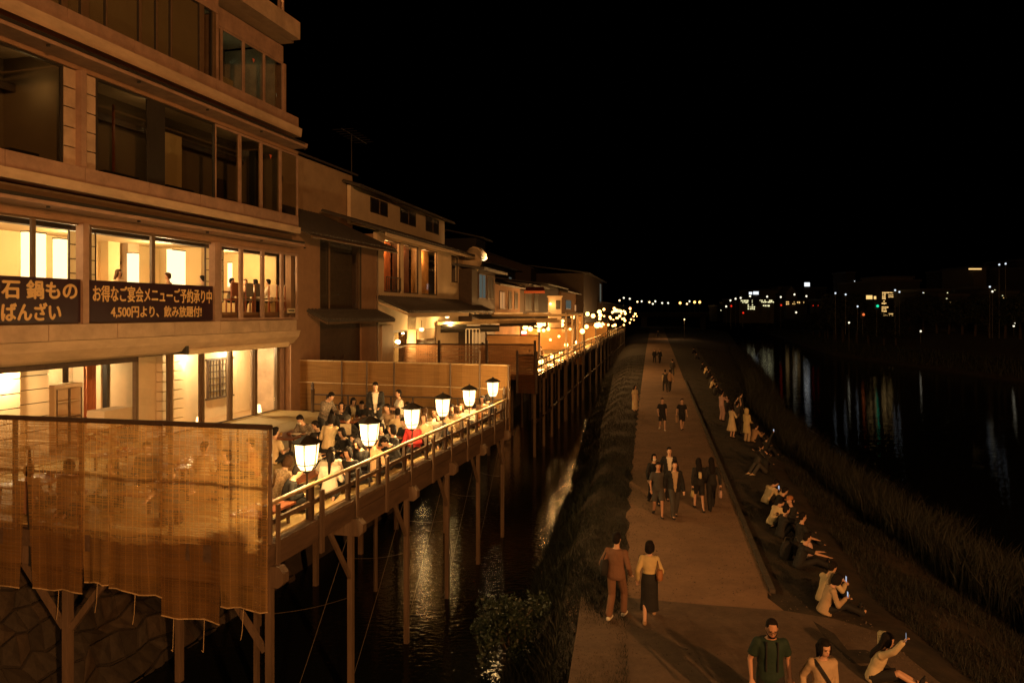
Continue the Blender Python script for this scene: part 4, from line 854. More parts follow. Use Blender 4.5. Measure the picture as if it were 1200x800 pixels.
for (p0, y0), (p1, y1) in (((434, 232), (454, 255)), ((469, 246), (487, 265)), ((499, 257), (514, 273))):
    a, b = X(p0, vu-.02), X(p1, vu-.02); z1_, z0_ = Z((p0+p1)/2, (y0+y1)/2-9, vu), Z((p0+p1)/2, (y0+y1)/2+8, vu)
    w = P('window', M_dark, MB().box(a, b, vu-.05, vu-.01, z0_, z1_)); P('pane', M_glass, MB().box(a+.08, b-.08, vu-.07, vu-.06, z0_+.08, z1_-.08), w); P('mullion', M_bronze, MB().box((a+b)/2-.03, (a+b)/2+.03, vu-.09, vu-.055, z0_, z1_), w)
tiled_roof(P, F3, h3, ua-.4, ub+.5, vu-.7, zu2-.1, 6.5, zu2+1.2, .3)
ze3 = 6.32; tiled_roof(P, F3, h3, X(442)-.2, E3+.0, -1.7, ze3, 0, ze3+.75, .3); P('eave_board', M_cream, MB().box(X(442)-.2, X(549, -1.7), -1.72, -1.66, ze3-.3, ze3-.095))
for k in range(14): u = X(442)+(E3-X(442))*k/14; P('rafter', M_cream, MB().beam((u, -1.6, ze3-.15), (u, 0, ze3+.45), .07, .1))
gs = [(442, 462, M_cream), (478, 488, M_creamd), (512, 540, M_cream), (540, 551, M_darkwood)]
for a, b, m in gs: P('wall', m, MB().box(X(a), X(b), .02, .2, 2.36, ze3+.3))
P('wall', M_cream, MB().box(X(462), X(512), .02, .2, 5.3, ze3+.3)); P('boarded_door', mat('pale_boards', (.5, .33, .17), .7, .1, 2), MB().box(X(447), X(460), -.03, .0, 2.4, 5.6))
for a, b in ((462, 478), (488, 500), (500, 512)):
    a, b = X(a), X(b); w = P('door', M_bronze, MB().box(a, a+.08, .04, .12, 2.4, 5.3).box(b-.08, b, .04, .12, 2.4, 5.3).box(a+.08, b-.08, .04, .12, 5.2, 5.3).box(a+.08, b-.08, .04, .12, 4.4, 4.47)); P('pane', M_glass, MB().box(a+.08, b-.08, .07, .08, 2.4, 5.2), w)
P('inner_wall', M_lit, MB().box(X(462), X(512), 2.5, 2.6, 2.4, 6)); P('noren', M_creamd, MB().box(X(489), X(511), -.02, .01, 4.7, 5.25)); P('floor', M_creamd, MB().box(X(462), X(540), .2, 2.5, 2.36, 2.4))
lamp('entrance_light', F3.W(X(495, -.6), -.7, 4.6), 330, (1, .6, .2), .12); lamp('inner_light', F3.W(X(495, 1.2), 1.2, 4.8), 130, (1, .62, .22), .15)
for px, py, vv, lb in ((494, 386, -.6, 'round lamp hanging at the lit doorway of the cream townhouse'), (524, 371, -.5, 'small wall lamp under the pent roof of the cream townhouse')):
    u = X(px, vv); t = thing('porch_lamp', lb, 'lamp', (u, vv, Z(px, py, vv)), F3); MB().ball((0, 0, 0), .14, None, .11).build('globe', G_lan, t); MB().cyl((0, 0, .1), (0, 0, .5), .015).build('stem', M_dark, t)
lamp('porch_light', F3.W(X(528, -.9), -.9, 5.6), 240, (1, .6, .2), .1)
# vent duct on its end: a swelling pale pipe with an elbow
t = thing('vent_duct', 'pale bent vent duct on the end of the cream townhouse', 'duct', (X(548), -.3, Z(548, 325)), F3)
g = MB(); path = [((X(548), -.35, Z(548, 328)), .16), ((X(545), -.4, Z(545, 318)), .5), ((X(545), -.45, Z(545, 306)), .75), ((X(548), -.5, Z(548, 298)), .55), ((X(553), -.55, Z(553, 296)), .35), ((X(557), -.6, Z(557, 300)), .30)]
for (p, r0), (q, r1) in zip(path[:-1], path[1:]): g.cyl(p, q, r0, r1, 10)
P('pipe', M_cream, g, t); p = path[-1][0]; P('lamp_end', G_lan, MB().cyl(p, (p[0]+.15, p[1]-.1, p[2]-.25), .26, .2, 8), t)
lamp('duct_lamp_light', F3.W(X(557), -1.2, Z(557, 304)), 110, (1, .6, .25), .15)
# roof aerial
t = thing('tv_aerial', 'thin television aerial on the roof ridge behind the brown townhouse', 'aerial', (X(412, 6), 6, Z(412, 212, 6)), F3)
g = MB(); b0 = (X(412, 6), 6); zA, zB = Z(412, 212, 6), Z(412, 157, 6); P('mast', M_dark, MB().cyl((b0[0], 6, zA-.6), (b0[0], 6, zB), .04, .03, 6), t)
g.cyl((X(400, 6), 6, zB), (X(430, 6), 6, zB-.1), .03)
for k in range(7): u = X(402+4*k, 6); g.cyl((u, 5.3, zB-.02*k), (u, 6.7, zB-.02*k), .02)
P('antenna_rods', M_dark, g, t)
# ------------------------------------------------------------------ farther terraces, each its own
Z2 = 2.9
def terrace(s0, s1, tw, z, label, pergola=False, boards=True):
    t = thing('dining_terrace', label, 'terrace', (s0, 0, ZW), R2); P = hpart(R2, t)
    P('floor_deck', M_mat, MB().box(s0, s1, .05, tw, z-.12, z)); P('edge_beam', M_darkwood, MB().box(s0, s1, -.06, .03, z-.40, z-.08))
    n = max(int((s1-s0)/(3.4 if s0 < 20 else 5)), 2)
    for k in range(n+1):
        s = s0+.1+(s1-s0-.2)*k/n; P('post', M_darkwood if s0 > 20 else M_wood, MB().box(s-.07, s+.07, -.04, .10, ZW-.6, z-.12)); P('post', M_darkwood, MB().box(s-.07, s+.07, 2.5, 2.65, ZW-.6, z-.12))
        P('rail_post', M_wood, MB().box(s-.05, s+.05, -.14, -.06, z-.5, z+.74)); 
        if pergola: P('tall_post', M_pole, MB().box(s-.07, s+.07, -.02, .12, z, 5.95)); P('roof_beam', M_pole, MB().box(s-.06, s+.06, -.05, tw, 5.95, 6.1))
    for k in range(n if s0 < 20 else 0): s = s0+.1+(s1-s0-.2)*(k+.5)/n; P('baluster', M_wood, MB().box(s-.025, s+.025, -.10, -.06, z-.3, z+.7))
    P('top_rail', M_pole, MB().cyl((s0, -.08, z+.74), (s1, -.08, z+.74), .05, None, 6)); P('lower_rail', M_wood, MB().box(s0, s1, -.11, -.07, z+.34, z+.41)); P('tie_beam', M_darkwood, MB().box(s0, s1, .0, .08, .2, .30))
    if pergola:
        for tt in (0, tw*.5, tw-.2): P('roof_rail', M_pole, MB().box(s0, s1, tt, tt+.12, 6.1, 6.22))
    return t
terrace(0, 14, 5.4, Z2, 'second dining terrace, past the golden bamboo fence')
terrace(14.6, 27, 5.6, Z2, 'third dining terrace with a tall timber pergola', True)
terrace(27.6, 42, 6, Z2, 'fourth dining terrace beyond the pergola'); terrace(42.6, 62, 6, Z2, 'fifth dining terrace, in the glow of many bulbs'); terrace(62.6, 84, 6, Z2, 'sixth dining terrace, far along the stream'); terrace(84.6, 112, 6, Z2, 'farthest dining terrace along the stream')
# dark screens on the second terrace
def screen(label, pts, z0, z1, m, posts=(), fr=R2, cat='fence'):
    t = thing('bamboo_fence', label, cat, (*pts[0], z0), fr); P = hpart(fr, t)
    for a, b in zip(pts[:-1], pts[1:]):
        n_ = 8; Q = [(a[0]+(b[0]-a[0])*k/n_, a[1]+(b[1]-a[1])*k/n_) for k in range(n_+1)]
        P('screen_panel', m, MB().add([(x, y, z0) for x, y in Q]+[(x, y, z1) for x, y in Q], [(k, k+1, n_+2+k, n_+1+k) for k in range(n_)]))
        P('top_pole', M_darkwood, MB().cyl((a[0], a[1], z1), (b[0], b[1], z1), .04, None, 6))
    for (x, y) in list(pts): P('fence_post', M_darkwood, MB().box(x-.06, x+.06, y-.06, y+.06, z0, z1+.22))
    return t
screen('low dark bamboo screen across the near end of the second terrace', [(0, 0), (-.3, 2.6), (-.6, 5.2), (-.8, 7.2)], Z2-.3, 4.52, M_blindd)
screen('dark bamboo blind hanging at the corner of the second terrace', [(-.25, -.12), (-.1, .95)], 1.9, 3.95, M_blindd, cat='blind')
screen('amber bamboo screen between the second and third terraces', [(10, 1.3), (10.2, 5)], Z2, 4.7, M_blindf)
screen('tall amber blind tied to the pergola end', [(26.9, -.1), (27.1, .7)], 1.6, 5.9, M_blindf, cat='blind')
screen('bamboo screen at the far end of the pergola terrace', [(27, .9), (27.3, 5.6)], Z2, 4.8, M_blindf); screen('bamboo screen between the fourth and fifth terraces', [(42.3, .1), (42.4, 6)], Z2, 4.8, M_blindf); screen('bamboo screen between the fifth and sixth terraces', [(62.3, .1), (62.4, 6)], Z2, 4.8, M_blindf)
def ordn(n):
    return '%d%s' % (n, 'th' if 10 < n % 100 < 14 else {1: 'st', 2: 'nd', 3: 'rd'}.get(n % 10, 'th'))
# bulbs of the farther terraces
def bulb(s, tt, z, group, label, r=.13, post=None, e=0, fr=R2, gm=None):
    t = thing('bulb_lamp', label, 'lamp', (s, tt, z), fr, group=group)
    MB().ball((0, 0, 0), r, None, None, 10, 7).build('globe', gm or G_bulb, t)
    if post is not None: MB().cyl((0, 0, post-z), (0, 0, -r*.8), .02).build('stem', M_dark, t)
    else: MB().cyl((0, 0, r*.8), (0, 0, r+.25), .012).build('cord', M_dark, t)
    if e: lamp('bulb_light', (0, 0, -.3), e, (1, .5, .15), .12, t)
for px, k in ((634, 0), (646.5, 1), (657, 2), (663.5, 3), (676, 4)):
    s = R2.U(px, .2); bulb(s, .2, EYE-({0: 423.5, 1: 417, 2: 413, 3: 404, 4: 401}[k]-HOR)*R2.W(s, .2, 0).y/F, 'round bulbs on the railing of the second terrace', ords[k]+' round bulb from the dark corner blind on the second terrace rail', .15 if k in (0, 1, 3, 4) else .11, Z2, 320, gm=G_bulbn)
PB = (632, 637, 642.5, 682.5, 668, 655, 645, 695, 699, 628)
for px, py, r in ((632, 381, .24), (637, 387, .14), (642.5, 385.5, .14), (682.5, 388, .2), (668, 385.5, .1), (655, 394, .1), (645, 398, .1), (695, 370, .2), (699, 381, .24), (628, 380, .18)):
    y = 72 if px > 690 else 60; t_ = None; x = (px-600)/F*y; lo = Vector((x, y, 0))-R2.o; s, tt = lo.dot(R2.a), lo.dot(R2.p)
    bulb(s, tt, EYE-(py-HOR)*y/F, 'bulbs hanging under the pergola and awnings', '%s bulb hanging at the pergola, %s from the left' % ('large' if r > .15 else 'small', ords[sorted(PB).index(px)]), r, None, 150 if r > .15 else 50)
rb2 = random.Random(12)
FB = sorted([rb2.uniform(700, 747) for k in range(46)]+[rb2.uniform(612, 705) for k in range(34)])
for k, px in enumerate(FB):
    y = np.interp(px, [606, 700, 748], [62, 75, 150])*rb2.uniform(.98, 1.12); x = (px-600)/F*y; py = rb2.choice([363, 366, 369, 372, 375, 379, 381])+rb2.uniform(-2, 2)+(rb2.uniform(6, 24)*(705-px)/90 if px < 705 else 0)
    lo = Vector((x, y, 0))-R2.o; bulb(lo.dot(R2.a), lo.dot(R2.p), EYE-(py-HOR)*y/F, 'bulbs glowing along the farthest terraces', 'small bulb glowing along the farthest terraces, %s from the left' % ordn(k+1), rb2.choice([.10, .15, .21]), None, 420 if k % 5 == 0 else 0)
# pergola awning, vending light, white frame
t = thing('shop_sign', 'small red and white lit sign under the awning of the third terrace', 'sign', (20, 3, 5.0), R2)
y = 57; P = hpart(WF, t); x0, x1 = (611-600)/F*y, (617-600)/F*y; P('sign_box', glow('sign_white', (1, .55, .4), 5), MB().box(x0, x1, y, y+.1, EYE-(391-HOR)*y/F, EYE-(388-HOR)*y/F)); P('sign_base', glow('sign_red', (1, .05, .02), 3), MB().box(x0, x1, y, y+.1, EYE-(393.5-HOR)*y/F, EYE-(391.2-HOR)*y/F))
t = thing('folding_rack', 'white metal rack standing beside the second terrace', 'rack', (0, 0, 0)); y = 45; P = hpart(WF, t)
x0, x1 = (546-600)/F*y, (562-600)/F*y; za, zb2 = EYE-(400-HOR)*y/F-.6, EYE-(386-HOR)*y/F
t.location = (x0, y, Z2); OFF[t.name] = Matrix.Translation((x0, y, Z2))
for k in range(5): x = x0+(x1-x0)*k/4; P('upright', M_white, MB().box(x-.03, x+.03, y, y+.05, Z2, zb2))
P('crossbar', M_white, MB().box(x0, x1, y, y+.05, zb2, zb2+.06)); P('crossbar', M_white, MB().box(x0, x1, y+.8, y+.85, zb2+.2, zb2+.26))
# canopy over the third house terrace: long timber beam and dark awning roll
t = thing('terrace_canopy', 'long pale beam with a rolled dark awning above the second terrace', 'canopy', (0, 0, 0)); y = 47; P = hpart(WF, t); x0, x1 = (512-600)/F*y, (655-600)/F*(y+4); z = EYE-(379-HOR)*y/F
t.location = (x0, y, z); OFF[t.name] = Matrix.Translation(t.location)
P('beam', M_pole, MB().beam((x0, y, z), (x1, y+4, z+.1), .15, .18)); P('beam', M_pole, MB().beam((x0+2, y+3, z+.15), (x1, y+6.5, z+.22), .12, .14)); P('rolled_awning', M_dark, MB().cyl((x0+.2, y+.2, z-.3), (x0+3.8, y+.6, z-.3), .28, .2, 10))
P('awning_sheet', mat('dark_canvas', (.06, .045, .03), .9, .2, 3), MB().add([(x0+3.8, y+.6, z-.2), (x0+6.2, y+1, z-.15), (x0+6.2, y+4, z+.1), (x0+3.8, y+4, z+.1)], [(0, 1, 2, 3)]))
# more houses along the row
def row_house(px0, px1, y0, depth, ztop, wall, label, wins=(), gable=False, rise=1.4, storeys=2):
    """a house whose river front runs along the terraces, seen between two columns of the picture"""
    x0 = (px0-600)/F*y0; k1 = (px1-600)/F; d = R2.a; s = (k1*y0-x0)/(d.x-k1*d.y); fr = Frame(x0, y0, d.x, d.y)
    t = thing('row_house', label, 'house', (s/2, 0, 2.36), fr); P = hpart(fr, t)
    P('wall', wall, MB().box(0, s, 0, .3, 2.36, ztop)); P('side_wall', wall, MB().box(0, .3, .3, depth, 2.36, ztop)); P('side_wall', wall, MB().box(s-.3, s, .3, depth, 2.36, ztop))
    if gable:
        P('gable', wall, MB().prism_u([(0, ztop+.002), (depth/2, ztop+rise), (depth, ztop+.002)], .02, s)); 
        P('roof', M_roof, MB().prism_u([(-.5, ztop-.2), (depth/2, ztop+rise+.12), (depth/2, ztop+rise+.25), (-.55, ztop-.05)], -.3, s+.3)); P('roof', M_roof, MB().prism_u([(depth+.5, ztop-.2), (depth/2, ztop+rise+.12), (depth/2, ztop+rise+.25), (depth+.55, ztop-.05)], -.3, s+.3))
    else: P('roof', M_roof, MB().prism_u([(-.9, ztop-.1), (-.95, ztop+.08), (depth, ztop+rise), (depth, ztop+rise-.15)], -.3, s+.3))
    P('pent_roof', M_roof, MB().prism_u([(-1.3, 5.4), (-1.3, 5.5), (0, 6.1), (0, 6.0)], 0, s))
    for f0, f1, z0, z1, g_ in wins:
        a, b = s*f0, s*f1; m = {0: M_dark, 1: M_redwood, 2: None}[g_] if g_ < 3 else M_dark
        w = P('window', M_bronze, MB().box(a, a+.08, -.06, -.005, z0, z1).box(b-.08, b, -.06, -.005, z0, z1).box(a+.08, b-.08, -.06, -.005, z0, z0+.08).box(a+.08, b-.08, -.06, -.005, z1-.08, z1).box((a+b)/2-.03, (a+b)/2+.03, -.05, -.01, z0+.08, z1-.08))
        P('pane', {0: M_dark, 1: glow('dim_window', (1, .45, .15), .5), 2: glow('pale_window', (.75, .85, .7), .10), 3: glow('bright_window', (1, .6, .22), 2.5)}[g_], MB().box(a+.08, b-.08, -.03, -.02, z0+.08, z1-.08), w)
    return t
row_house(553, 580, 52, 8, 9.2, M_darkwood, 'dark townhouse with a faintly lit upstairs window past the cream one', [(.25, .55, 7.2, 9.0, 2), (.62, .9, 7.2, 9.0, 0)])
row_house(580, 609, 62, 8, 8.6, M_brownwall, 'tan gabled house with a small lit window past the dark one', [(.15, .35, 6.5, 8.0, 1), (.5, .62, 6.5, 8.1, 0), (.75, .9, 6.5, 8.1, 0)], True, 1.2)
row_house(609, 634, 74, 9, 8.9, M_darkwood, 'dark timber house with a reddish awning over its balcony', [(.2, .5, 6.4, 8.2, 0), (.6, .85, 6.4, 8.2, 0)])
row_house(634, 658, 88, 9, 9.4, M_darkwood, 'dark house behind the lit stair hut', [(.3, .5, 6.6, 8.2, 0)])
row_house(622, 682, 118, 14, 13.0, M_darkwood, 'big dim gabled building rising above the row', [(.55, .7, 9, 10.5, 0), (.2, .35, 9, 10.5, 0)], True, 2.4)
row_house(658, 692, 104, 9, 9.0, M_brownwall, 'low dark house with a pale shop window near the glowing bulbs', [(.35, .75, 6.3, 7.4, 1), (.1, .25, 6.6, 8, 2)])
row_house(684, 706, 122, 9, 12.4, M_darkwood, 'narrow dark building with a vertical lit sign', [(.8, .9, 6, 12, 2)])
row_house(706, 742, 150, 9, 8.0, M_darkwood, 'farthest dark houses of the terrace row', [(.2, .4, 5.5, 7, 3)])
row_house(566, 604, 84, 10, 11.6, M_dark, 'tall dark block rising behind the row with one pale light', [(.75, .85, 10.4, 10.8, 2)])
row_house(558, 569, 95, 5, 15.4, M_dark, 'dark stair tower behind the row', [])
# lit stair hut
t = thing('stair_hut', 'small pale hut with one dark window lit by a wall lamp', 'hut', (0, 0, 0)); y = 70; P = hpart(WF, t); x0, x1 = (643-600)/F*y, (658-600)/F*y; z0, z1 = EYE+.3, EYE+(365-348)*y/F
t.location = (x0, y, 2.4); OFF[t.name] = Matrix.Translation(t.location)
P('wall', M_cream, MB().box(x0, x1, y, y+1.6, 2.4, z1)); P('roof', M_cream, MB().prism([(x0-.1, y-.1), (x1+.1, y-.1), (x1+.1, y+1.7), (x0-.1, y+1.7)], z1, z1+.12)); w = P('window', M_dark, MB().box(x0+.65, x1-.1, y-.05, y-.01, z1-1.1, z1-.3)); P('lamp_bulb', G_bulb, MB().ball((x0+.15, y-.25, EYE+.7), .13))
lamp('hut_light', (x0+.35, y-.5, EYE+.6), 25, (1, .55, .18), .1)
t = thing('red_awning', 'dull red cloth awning over the balcony of the timber house', 'awning', (0, 0, 0)); y = 76; P = hpart(WF, t); x0, x1 = (614-600)/F*y, (638-600)/F*y; t.location = (x0, y, 8); OFF[t.name] = Matrix.Translation(t.location)
z = EYE+(HOR-341)*y/F; P('cloth', mat('dull_red_cloth', (.28, .07, .03), .9, .15), MB().prism_u([(y-1, z-.25), (y-1, z), (y+1, z+.45), (y+1, z+.38)], x0, x1)); P('frame', M_dark, MB().cyl((x0+1, y-1, z-.2), (x0+1, y-1, 4), .04))
# street lamps / signs in the distance down the row
# ------------------------------------------------------------------ far bridge and far bank
t = thing('far_bridge', 'low dark road bridge crossing the river in the distance', 'bridge', (95, 330, 0)); P = hpart(WF, t)
P('deck', M_dark, MB().beam((38, 326, 4.6), (205, 352, 4.6), 10, 1.2)); 
for k in range(6): P('pier', M_dark, MB().box(55+k*26, 57.5+k*26, 327+k*4, 333+k*4, -2.3, 4.0))
P('parapet', M_dark, MB().beam((38, 320.8, 5.6), (205, 346.8, 5.6), .4, .9))
bc = [(726, 352, 1), (731, 349, 2), (738, 350, 2), (747, 353.5, 1), (752, 353, 2), (761, 354, 1), (765, 356, 2), (768, 353, 2), (783, 355, 2), (797, 355, 0), (805, 356, 1), (814, 354, 0), (820, 354, 0), (856, 352, 2), (862, 350, 2), (851, 359, 2), (868, 349, 2), (879, 347, 2), (899, 347.5, 2), (945, 347, 2), (979, 343.5, 3), (991, 345, 3), (1005, 359, 3), (1049, 340, 3), (1054, 342, 3), (1160, 336, 3), (1163, 341.5, 2), (1171, 310, 3), (1178.5, 309, 3), (931, 345, 2), (915, 348, 2), (730, 359, 0), (776, 355, 2), (808, 353, 2), (995, 378, 2), (933, 366, 2), (1189, 379, 2), (1188, 382, 2), (1079, 388, 2)]
gcol = [glow('amber_far', (1, .5, .12), 4), glow('warm_far', (1, .65, .3), 3), glow('pale_far', (1, .9, .65), 1.6), glow('white_far', (.8, .9, 1), 1.1)]
for i, (px, py, c) in enumerate(bc):
    y = 325 if px < 850 else (215 if px < 960 else (130 if px < 1100 else 112)); x = (px-600)/F*y; z = EYE-(py-HOR)*y/F
    t = thing('street_lamp', '%s distant street lamp %s, %s from the left' % (('amber', 'warm', 'pale yellow', 'bluish white')[c], 'on the bridge' if px < 850 else 'on the far bank', ordn(sorted(q[0] for q in bc).index(px)+1)), 'street lamp', (x, y, 0), group='distant street lamps')
    r = y*.0011*(1.5 if c == 0 else 1.1); MB().ball((0, 0, z), r, None, None, 8, 6).build('lamp_head', gcol[c], t); MB().cyl((0, 0, (5 if y > 300 else 2.4) if z > 5 else -.3), (0, 0, z-r), .07).build('post', M_dark, t)
for i, (px, py, col) in enumerate(((857, 358.5, (1, .03, .01)), (871, 366.5, (1, .03, .01)), (915.5, 357.5, (1, .04, .01)), (953, 358, (1, .03, .01)), (959, 358, (1, .03, .01)), (1028.5, 358.5, (.02, 1, .5)), (1012, 368.5, (1, .2, .05)))):
    y = 190 if px < 960 else 130; x = (px-600)/F*y; z = EYE-(py-HOR)*y/F; g_ = 'green' if col[1] > .9 else 'red'
    t = thing('traffic_light', '%s signal light on the far bank, %s' % (g_, ('leftmost red one', 'low red one below the bright shops', 'red one amid the bright shops', 'left of the tiny red pair', 'right of the tiny red pair', 'beside the lit tower windows', 'dim orange-red one below the green')[i]), 'traffic light', (x, y, 2))
    MB().ball((0, 0, z-2), .22 if px not in (953, 959) else .12, None, None, 8, 6).build('signal_lens', glow('signal_%d' % i, col, 1.0), t); MB().box(-.3, .3, .25, .4, z-2.6, z-1.4).build('housing', M_dark, t); MB().cyl((0, .3, 0), (0, .3, z-2.5), .06).build('post', M_dark, t)
rbit = random.Random(2)
def bits(a, b, c, d, nx, ny, m):                      # small lit panes with some dark ones among them
    out = []
    for i in range(nx):
        for j in range(ny):
            if rbit.random() < .2: continue
            w_, h_ = (b-a)/nx, (d-c)/ny; out.append((a+i*w_+w_*.1, a+(i+1)*w_-w_*rbit.uniform(.1, .4), c+j*h_+h_*.12, c+(j+1)*h_-h_*rbit.uniform(.15, .5), m))
    return out
def far_building(px0, px1, py, Y, depth, m, label, wins=(), base=2.4, name='far_building', crown=None):
    x0, x1 = (px0-600)/F*Y, (px1-600)/F*Y; z1 = EYE-(py-HOR)*Y/F
    t = thing(name, label, 'building', ((x0+x1)/2, Y, base)); P = hpart(WF, t)
    P('wall', m, MB().box(x0, x1, Y, Y+depth, base, z1)); P('roof', M_roof, MB().box(x0-.3, x1+.3, Y-.3, Y+depth+.3, z1, z1+.5))
    for a, b, c, d, mm in wins:
        w = P('window', mm, MB().box((a-600)/F*Y, (b-600)/F*Y, Y-.12, Y-.02, EYE-(d-HOR)*Y/F, EYE-(c-HOR)*Y/F)); P('frame', M_dark, MB().box((a-600)/F*Y-.1, (b-600)/F*Y+.1, Y-.2, Y-.13, EYE-(d-HOR)*Y/F-.12, EYE-(d-HOR)*Y/F), w)
    return t
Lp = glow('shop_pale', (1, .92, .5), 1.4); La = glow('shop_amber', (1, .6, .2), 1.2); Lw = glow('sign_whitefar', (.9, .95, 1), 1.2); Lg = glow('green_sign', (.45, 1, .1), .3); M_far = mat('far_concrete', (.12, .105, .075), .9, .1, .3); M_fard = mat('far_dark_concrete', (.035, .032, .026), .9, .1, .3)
far_building(866, 907, 351, 260, 20, M_far, 'brightly lit low shop front across the river', bits(868, 884, 351.3, 355.5, 9, 2, Lp)+bits(876, 885, 356.5, 363, 4, 3, Lp)+bits(890, 907, 351.3, 355, 9, 2, Lp)+bits(894, 902, 357, 360, 4, 1, Lp))
far_building(886, 920, 340.5, 275, 20, M_far, 'pale office block behind the bright shops', []); far_building(912, 920, 337, 276, 8, M_far, 'small rooftop tower of the pale office block')
far_building(922, 946, 352.5, 258, 14, M_far, 'amber-lit shop row right of the bright shops', bits(921, 932, 353, 357.5, 6, 2, La)+bits(934, 947, 353, 356.5, 7, 1, La))
x_ = far_building(921, 934, 345, 262, 9, M_far, 'small gabled house behind the amber-lit shops'); P = hpart(WF, x_); Y = 262; P('gable', M_far, MB().prism_v([((921-600)/F*Y, 12.6), ((934-600)/F*Y, 12.6), ((927.5-600)/F*Y, 15)], Y-.1, Y+8))
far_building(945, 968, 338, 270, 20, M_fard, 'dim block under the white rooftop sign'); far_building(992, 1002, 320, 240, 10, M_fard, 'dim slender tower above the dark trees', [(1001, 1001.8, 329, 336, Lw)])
for a, b, c, d, lb in ((878, 881.5, 342, 345, 'smaller white rooftop sign at the left'), (883, 889, 341.5, 345, 'white rooftop sign above the bright shops'), (943, 949, 331, 335.5, 'white rooftop sign standing highest')):
    Y = 257; t = thing('rooftop_sign', lb, 'sign', ((a-600)/F*Y, Y, 10)); P = hpart(WF, t); P('lit_panel', Lw, MB().box((a-600)/F*Y, (b-600)/F*Y, Y, Y+.3, EYE-(d-HOR)*Y/F, EYE-(c-HOR)*Y/F)); P('support', M_dark, MB().box((a-600)/F*Y, (b-600)/F*Y, Y+.35, Y+.6, 8, EYE-(c-HOR)*Y/F))
far_building(1032, 1078, 330, 172, 22, M_fard, 'wide dim block with a column of lit windows', [*bits(1033.5, 1038, 342, 351, 2, 4, La), *bits(1038.3, 1048, 342, 344, 5, 1, La), *bits(1033, 1039, 352, 357, 3, 2, La), *bits(1033, 1041, 359, 366, 4, 3, La), *bits(1033, 1047, 367, 370.5, 7, 2, La), *bits(1041, 1047, 345, 349, 3, 2, La), (1015, 1022, 346, 350.5, La), (1024, 1026.5, 347, 350.5, La), (1056, 1060, 349, 352, Lg), (1063, 1065, 348, 353, Lg), (1057, 1060, 353, 354.5, Lg)])
far_building(1034, 1070, 326, 174, 10, M_far, 'pale set-back top floor of the wide dim block', base=11); far_building(1141, 1156, 314, 190, 14, M_far, 'beige slab block with an orange-lit roof edge', [(1135, 1150, 314.4, 316, La)])
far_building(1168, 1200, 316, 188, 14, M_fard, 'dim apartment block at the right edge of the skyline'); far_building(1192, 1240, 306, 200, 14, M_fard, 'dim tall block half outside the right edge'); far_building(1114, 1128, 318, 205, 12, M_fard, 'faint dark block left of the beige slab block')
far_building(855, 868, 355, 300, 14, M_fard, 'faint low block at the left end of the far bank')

rs = random.Random(21)
for i, (p0, p1, py, Y) in enumerate(((970, 990, 352, 200), (1004, 1030, 350, 182), (1080, 1112, 341, 160), (1100, 1134, 347, 138), (1150, 1170, 338, 150), (840, 856, 359, 310), (1172, 1192, 344, 132))):
    wn = []
    for k in range(5): a = rs.uniform(p0+1, p1-2); c = rs.uniform(py+1, py+10); wn.append((a, a+rs.uniform(.5, 1.3), c, c+rs.uniform(.5, 1.1), (La, Lp, Lw)[rs.randrange(3)]))
    far_building(p0, p1, py, Y, 12, M_fard, 'dim low building with a few tiny lit windows, %s of these from the left' % ords[[840, 970, 1004, 1080, 1100, 1150, 1172].index(p0)], wn)
t = thing('path_lamp', 'distant lamp post lighting a patch of the path far ahead', 'street lamp', (39.5, 176, 0)); MB().cyl((0, 0, 0), (0, 0, 4.4), .06).build('post', M_dark, t); MB().ball((0, 0, 4.5), .16).build('lamp_head', gcol[1], t)
lamp('path_light', (-2.5, 0, 4.2), 520, (1, .5, .18), .2, t)

# ------------------------------------------------------------------ people
def ik(a, b, l1, l2, pole):
    a, b = Vector(a), Vector(b); d = b-a; L = d.length
    mx = (l1+l2)*.995
    if L > mx: d = d*(mx/L); L = mx; b = a+d
    x = (l1*l1-l2*l2+L*L)/(2*L); h = math.sqrt(max(l1*l1-x*x, 0))
    u = d/L; p = Vector(pole); p = p-u*p.dot(u)
    if p.length < 1e-4: p = u.orthogonal()
    return a+u*x+p.normalized()*h, b
PENDING = []
def remesh(mb, voxel, name, m, smooth=3, after=None):
    """join overlapping closed shapes into one continuous skin; all of them are evaluated together by bake_skins()"""
    me = mb.mesh(name, m); ob = bpy.data.objects.new(name, me); COL.objects.link(ob)
    md = ob.modifiers.new('r', 'REMESH'); md.mode = 'VOXEL'; md.voxel_size = voxel; md.use_smooth_shade = True
    if smooth:
        ms = ob.modifiers.new('s', 'SMOOTH'); ms.factor = .5; ms.iterations = smooth
    PENDING.append((ob, m, after)); return ob
def bake_skins():
    dg = bpy.context.evaluated_depsgraph_get()
    new = [bpy.data.meshes.new_from_object(ob.evaluated_get(dg)) for ob, m, a in PENDING]
    for (ob, m, after), me in zip(PENDING, new):
        old = ob.data; ob.modifiers.clear(); ob.data = me; bpy.data.meshes.remove(old)
        me.name = ob.name.split('.')[0]; me.materials.clear(); me.materials.append(m); me.polygons.foreach_set('use_smooth', [True]*len(me.polygons))
        if after: after(me)
    PENDING.clear()
